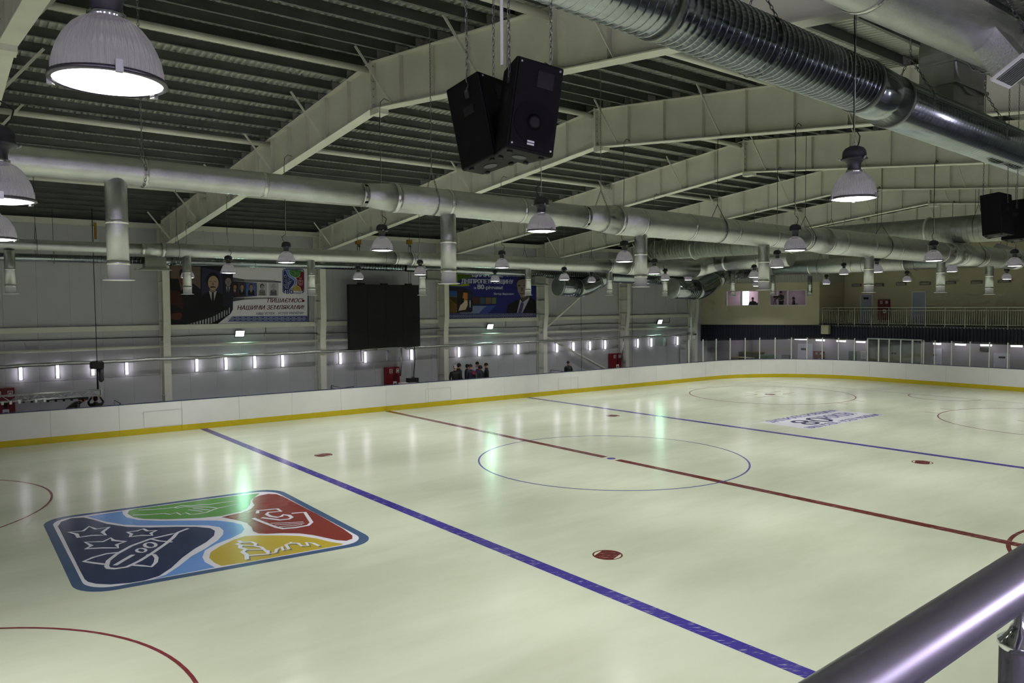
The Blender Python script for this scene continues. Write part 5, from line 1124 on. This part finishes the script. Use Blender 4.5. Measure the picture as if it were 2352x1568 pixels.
# bare tube lights on the wall behind the photographer (outside the picture)
for i,x in enumerate((-33,-29,-25,-21,-17,-13,-9)):
    t = thing('gallery_tube_light', 'bare upright tube light on the gallery wall, outside the picture', 'tube light', (x,-22.0,5.4), 'gallery tube lights')
    MB().box((x-.07,-22.1,5.35),(x+.07,-22.03,6.95)).build('base', M_white, t); MB().tube([(x,-21.97,5.4),(x,-21.97,6.9)], .05, 10).build('tube', mat('gallery_tube_glass',(1,1,1),.4,emit=150.,ecol=(.93,.89,1.)), t)
# ================================================================== PEOPLE
def person(label, loc, rz, hgt=1.75, jacket=(.06,.06,.07), trousers=(.07,.07,.09), cap=None, cap2=None, hair=(.06,.05,.045), pose='stand', lean=0., patch=None, vest=False, hood=False):
    k = hgt/1.75; loc = Vector(loc); t = bpy.data.objects.new('person', None); C.objects.link(t); t.location = loc; t.rotation_euler = (0,0,rz); t.empty_display_size = .2; tag(t, label, 'person', 'people'); ORG[t] = Vector()
    V = []; E = []; Rr = []
    def add(p, r, par=None):
        V.append(Vector(p)*k); Rr.append(tuple(c_*k for c_ in (r if isinstance(r,tuple) else (r,r))))
        if par is not None: E.append((par,len(V)-1))
        return len(V)-1
    sit = pose == 'sit'; dz = -.42 if sit else (-.35 if pose == 'crouch' else 0)
    lf = lean; 
    def up(y, z): # lean the trunk forward (towards -Y) about the pelvis
        h = z-.95; return (y-h*math.sin(lf), .95+dz+h*math.cos(lf))
    y,z = up(0,.95); pel = add((0,y,z), (.185,.15)); y,z = up(0,1.15); wa = add((0,y,z), (.185,.15), pel); y,z = up(-.0,1.36); ch = add((0,y,z), (.195,.14), wa)
    y,z = up(.01,1.47); nb = add((0,y,z), (.085,.08), ch); y,z = up(-.005,1.54); nk = add((0,y,z), .055, nb); y,z = up(-.02,1.62); hd = add((0,y,z), (.080,.098), nk); y,z = up(-.015,1.70); ht = add((0,y,z), (.072,.085), hd)
    HC = (V[hd]+V[ht])/2
    hands = []
    for s in (-1,1):
        y,z = up(.01,1.40); sh = add((s*.17,y,z), .088, ch); y,z = up(.0,1.385)
        sh2 = add((s*.215,y,z), .078, sh)
        if pose == 'reach': el = add((s*.30,y-.10,z+.12), .052, sh2); wr = add((s*.16,y-.20,z+.34), .036, el); hn = add((s*.12,y-.22,z+.40), .036, wr); fd = Vector((-.1*s,-.3,.95))
        elif pose == 'camera': el = add((s*.26,y-.12,z-.20), .05, sh2); wr = add((s*.14,y-.36,z-.10), .036, el); hn = add((s*.11,y-.43,z-.08), .036, wr); fd = Vector((-.3*s,-1,.1))
        elif sit: el = add((s*.27,y-.06,z-.26), .05, sh2); wr = add((s*.20,y-.30,z-.30), .036, el); hn = add((s*.18,y-.37,z-.30), .036, wr); fd = Vector((-.2*s,-1,-.1))
        else: el = add((s*.27,y+.03,z-.28), .052, sh2); wr = add((s*.23,y-.13,z-.46), .038, el); hn = add((s*.20,y-.19,z-.50), .036, wr); fd = Vector((-.1*s,-.7,-.7))
        hands.append(hn); fd.normalize(); sdv = fd.cross(Vector((s,0,.2))).normalized()
        for f in range(5):
            off = sdv*(.026*(f-1.6)) if f < 4 else sdv*-.045
            ln = (.062,.072,.068,.052,.045)[f]; b_ = add(V[hn]/k+off+fd*(.03 if f < 4 else .0), .0095, hn); add(V[b_]/k+fd*ln+Vector((-s*.02,0,0)), .0080, b_)
        hip = add((s*.095,up(0,.92)[0],.92+dz), .105, pel)
        if sit: kn = add((s*.12,-.42,.92+dz), .07, hip); an = add((s*.12,-.42,.09), .048, kn); 
        elif pose == 'crouch': kn = add((s*.14,-.32,.50), .07, hip); an = add((s*.12,-.05,.09), .048, kn)
        else: kn = add((s*.10,-.02,.50), .068, hip); an = add((s*.10,.01,.09), .047, kn)
        add((V[an].x/k,V[an].y/k-.15,.045), .042, an)
    me = bpy.data.meshes.new('body'); me.from_pydata([tuple(v) for v in V], E, []); o = bpy.data.objects.new('tmp', me); C.objects.link(o)
    md = o.modifiers.new('skin','SKIN'); md.use_smooth_shade = True
    for i,sv in enumerate(me.skin_vertices[0].data): sv.radius = Rr[i]; sv.use_root = (i == 0)
    o.modifiers.new('sub','SUBSURF').levels = 1; dg = bpy.context.evaluated_depsgraph_get(); dg.update(); bme = bpy.data.meshes.new_from_object(o.evaluated_get(dg)); bpy.data.objects.remove(o); bpy.data.meshes.remove(me)
    bme.materials.clear()
    for m_ in (ink(jacket), ink(trousers), M_skin, M_blackm): bme.materials.append(m_)
    zh = (V[nk].z+V[nb].z)/2
    for p in bme.polygons:
        c_ = p.center; p.use_smooth = True; mi = 0
        if (c_-HC).length < .17*k and c_.z > zh: mi = 2
        elif any((c_-V[h_]).length < .12*k for h_ in hands): mi = 2
        elif c_.z < .1*k: mi = 3
        elif c_.z < V[pel].z-.10*k or (sit and c_.y < -.14*k and c_.z < V[pel].z+.03): mi = 1
        p.material_index = mi
    body = obj('body', bme, t)
    ORG[t] = Vector()
    fy = HC.y-.098*k
    # hair or cap, face
    hm = MB(); c_ = HC+Vector((0,.012*k,.022*k)); col = cap or hair
    prof = [(math.sin(a)*.102*k, math.cos(a)*.112*k) for a in [PI*i/14 for i in range(0,9)]]
    hm.lathe2([(r,z) for r,z in prof], 18, c_, 0, (.92,1.08,1.0)); hm.build('cap' if cap else 'hair', ink(col), t, fix=False)
    if cap2:
        for zz in (.03,.065): hm = MB(); hm.lathe([(.099*k*(1-zz),c_.z+zz*k-.012*k),(.104*k*(1-zz),c_.z+zz*k),(.099*k*(1-zz),c_.z+zz*k+.012*k)], 18, (c_.x,c_.y,0)); hm.build('cap_stripe', ink(cap2), t, fix=False)
    if not cap and not hood:
        hb = MB(); hb.ball(HC+Vector((0,.045*k,-.01*k)), .085*k, 12, 8, sc=(.98,.75,1.05)); hb.build('back_hair', ink(hair), t)
    nz = MB(); nz.ball(Vector((0,fy-.002*k,HC.z-.025*k)), .016*k, 8, 6, sc=(.8,1.2,1.4)); nz.build('nose', M_skin, t)
    for s in (-1,1):
        e_ = MB(); e_.ball(Vector((s*.030*k,fy+.010*k,HC.z+.005*k)), .010*k, 8, 6); e_.build('eye', M_hair, t); e_ = MB(); e_.ball(Vector((s*.082*k,HC.y+.01*k,HC.z-.01*k)), .022*k, 8, 6, sc=(.4,.8,1.3)); e_.build('ear', M_skin, t)
    mo = MB(); mo.obox(Vector((0,fy+.006*k,HC.z-.062*k)), Vector((.022*k,0,0)), Vector((0,.006*k,0)), Vector((0,0,.004*k))); mo.build('mouth', ink((.42,.22,.20)), t)
    cy_, cz_ = V[nb].y, V[nb].z
    co = MB(); co.lathe([(.085*k,cz_-.02*k),(.088*k,cz_+.03*k),(.080*k,cz_+.055*k),(.070*k,cz_+.03*k)], 16, (0,cy_,0)); co.build('collar', ink(tuple(v*.8 for v in jacket)), t, fix=False)
    if hood: ho = MB(); ho.lathe2([(math.sin(a)*.125*k, math.cos(a)*.125*k) for a in [PI*i/12 for i in range(0,9)]], 18, HC+Vector((0,.02*k,.01*k)), 0, (.95,1.0,1.05)); ho.build('hood', ink(tuple(v*.9 for v in jacket)), t, fix=False)
    if patch:
        for nm,c3,x0_,x1_,z0_,z1_ in patch:      # coloured jacket panels lying on the chest or the back, curved with it
            sgn = 1 if nm.startswith('back') else -1; pm_ = MB(); Aa = []; Bb = []
            for i in range(9):
                xx = (x0_+(x1_-x0_)*i/8); dd = math.sqrt(max(0,1-(xx/.27)**2)); yy = sgn*(.172*dd+.004)
                Aa.append((xx*k,yy*k+V[ch].y,z0_*k)); Bb.append((xx*k,yy*.93*k+V[ch].y,z1_*k))
            pm_.quadstrip(Aa, Bb); pm_.build(nm, ink(c3), t, fix=False)
    return t
def stand(label, xp, yp, Y, rz, z0=0.0, **kw):
    """put a person on the floor at depth Y so that the head top falls on the measured pixel"""
    p = at(xp,yp,Y=Y); return person(label, (p.x,Y,z0), rz, hgt=min(1.95,(p.z-z0)/1.02), **kw)
stand('man in dark jacket with white striped knit hat, left end of the group', 1045, 838.5, 16.9, PI*.85, cap=(.74,.72,.74), cap2=(.12,.12,.16), jacket=(.07,.07,.07))
stand('bareheaded man in dark coat beside the striped hat', 1054, 833, 17.5, PI*.45, jacket=(.10,.10,.10))
stand('dark haired man in black in the middle of the group', 1073, 835.5, 17.6, PI*.4, jacket=(.05,.06,.09))
stand('man in navy jacket with red shoulder panel, back to the camera', 1081, 836, 16.7, PI, jacket=(.10,.11,.20), cap=(.17,.13,.12), patch=[('back_panel',(.55,.07,.16),-.19,.02,1.26,1.44)], trousers=(.10,.11,.20))
stand('tall man in black hat and red blue white jacket', 1096, 829.5, 17.7, .15, cap=(.05,.05,.055), jacket=(.62,.62,.70), patch=[('chest_red',(.55,.10,.14),-.20,.20,1.36,1.44),('chest_blue',(.22,.24,.62),-.20,.20,1.26,1.355)])
stand('person in dark hooded jacket before the tall man', 1103, 838.5, 16.9, PI*1.1, jacket=(.13,.14,.17), hood=True)
stand('man in black hat and black jacket, right end of the group', 1117, 833, 17.0, PI*1.35, cap=(.045,.045,.05), jacket=(.055,.06,.06))
stand('lone man in black jacket behind the boards right of the group', 1305, 828.5, 16.6, PI*.95, jacket=(.06,.065,.075), cap=(.05,.05,.055), patch=[('back_print',(.30,.32,.26),-.05,.05,1.30,1.38)])
stand('man in black reaching up to the truss at left', 219, 909.5, 16.9, PI*.92, jacket=(.05,.05,.06), pose='reach')
pc = at(185,925,Y=16.9); person('man in grey green jacket bending down under the truss', (pc.x-.52,16.9,0), PI*.5, 1.98, jacket=(.20,.21,.19), pose='stand', lean=.92)
# people behind the control room windows; raised floor at 4.3
def room(xp, off): p = at_plane(xp, 690, PA-nAB*off, nAB); return Vector((p.x,p.y,4.3))
def chair(loc, rz, label):
    t = thing('office_chair', label, 'chair', loc, rz=rz); ORG[t] = Vector(); MB().box((-.22,-.22,.42),(.22,.22,.47)).build('seat', M_blackm, t); MB().box((-.2,.2,.5),(.2,.24,.9)).build('backrest', M_blackm, t)
    for sx in (-1,1):
        for sy in (-1,1): MB().tube([(sx*.19,sy*.19,0),(sx*.19,sy*.19,.42)], .015, 6).build('leg', M_alu, t)
r0 = -math.atan2(dAB.x,dAB.y)
for xp,off,l,kw,rz in ((1729,.9,'bald seated man seen behind the left control room window',dict(jacket=(.06,.06,.07),hair=(.20,.16,.14)),r0+PI*.5),(1744,.7,'seated person half hidden at the edge of the left window',dict(jacket=(.06,.06,.07)),r0-PI*.5),(1823,.9,'seated man in black behind the right control room window',dict(jacket=(.05,.05,.06)),r0)):
    L_ = room(xp,off); person(l, L_, rz, 1.78 if xp != 1744 else 1.6, pose='sit', **kw); chair(L_, rz, 'office chair under the '+l.split(' seen')[0].split(' behind')[0].split(' half')[0])
L_ = room(1794,.9); pv = person('standing cameraman in a striped reflective vest behind the right window', L_, r0+PI*.35, 1.80, jacket=(.12,.14,.13), pose='camera', lean=.05, patch=[('back_stripe',(.70,.74,.62),-.22,.22,1.22,1.27),('chest_stripe',(.70,.74,.62),-.22,.22,1.22,1.27),('back_stripe',(.70,.74,.62),-.22,.22,1.06,1.11),('chest_stripe',(.70,.74,.62),-.22,.22,1.06,1.11)])
T_ = room(1781,.75); tp = thing('camera_tripod', 'dark tripod with camera before the cameraman in the right window', 'tripod', T_); hd_ = T_+Vector((0,0,1.30))
for a in (0,2.1,4.2): MB().tube([hd_, T_+Vector((.38*math.cos(a),.38*math.sin(a),0))], .018, 6).build('leg', M_blackm, tp)
MB().obox(hd_+Vector((0,0,.09)), dAB*.14, nAB*.06, Vector((0,0,.07))).build('camera_body', M_blackm, tp); MB().tube([hd_+Vector((0,0,.09))+nAB*.06, hd_+Vector((0,0,.09))+nAB*.2], .04, 12).build('camera_lens', M_blackm, tp)
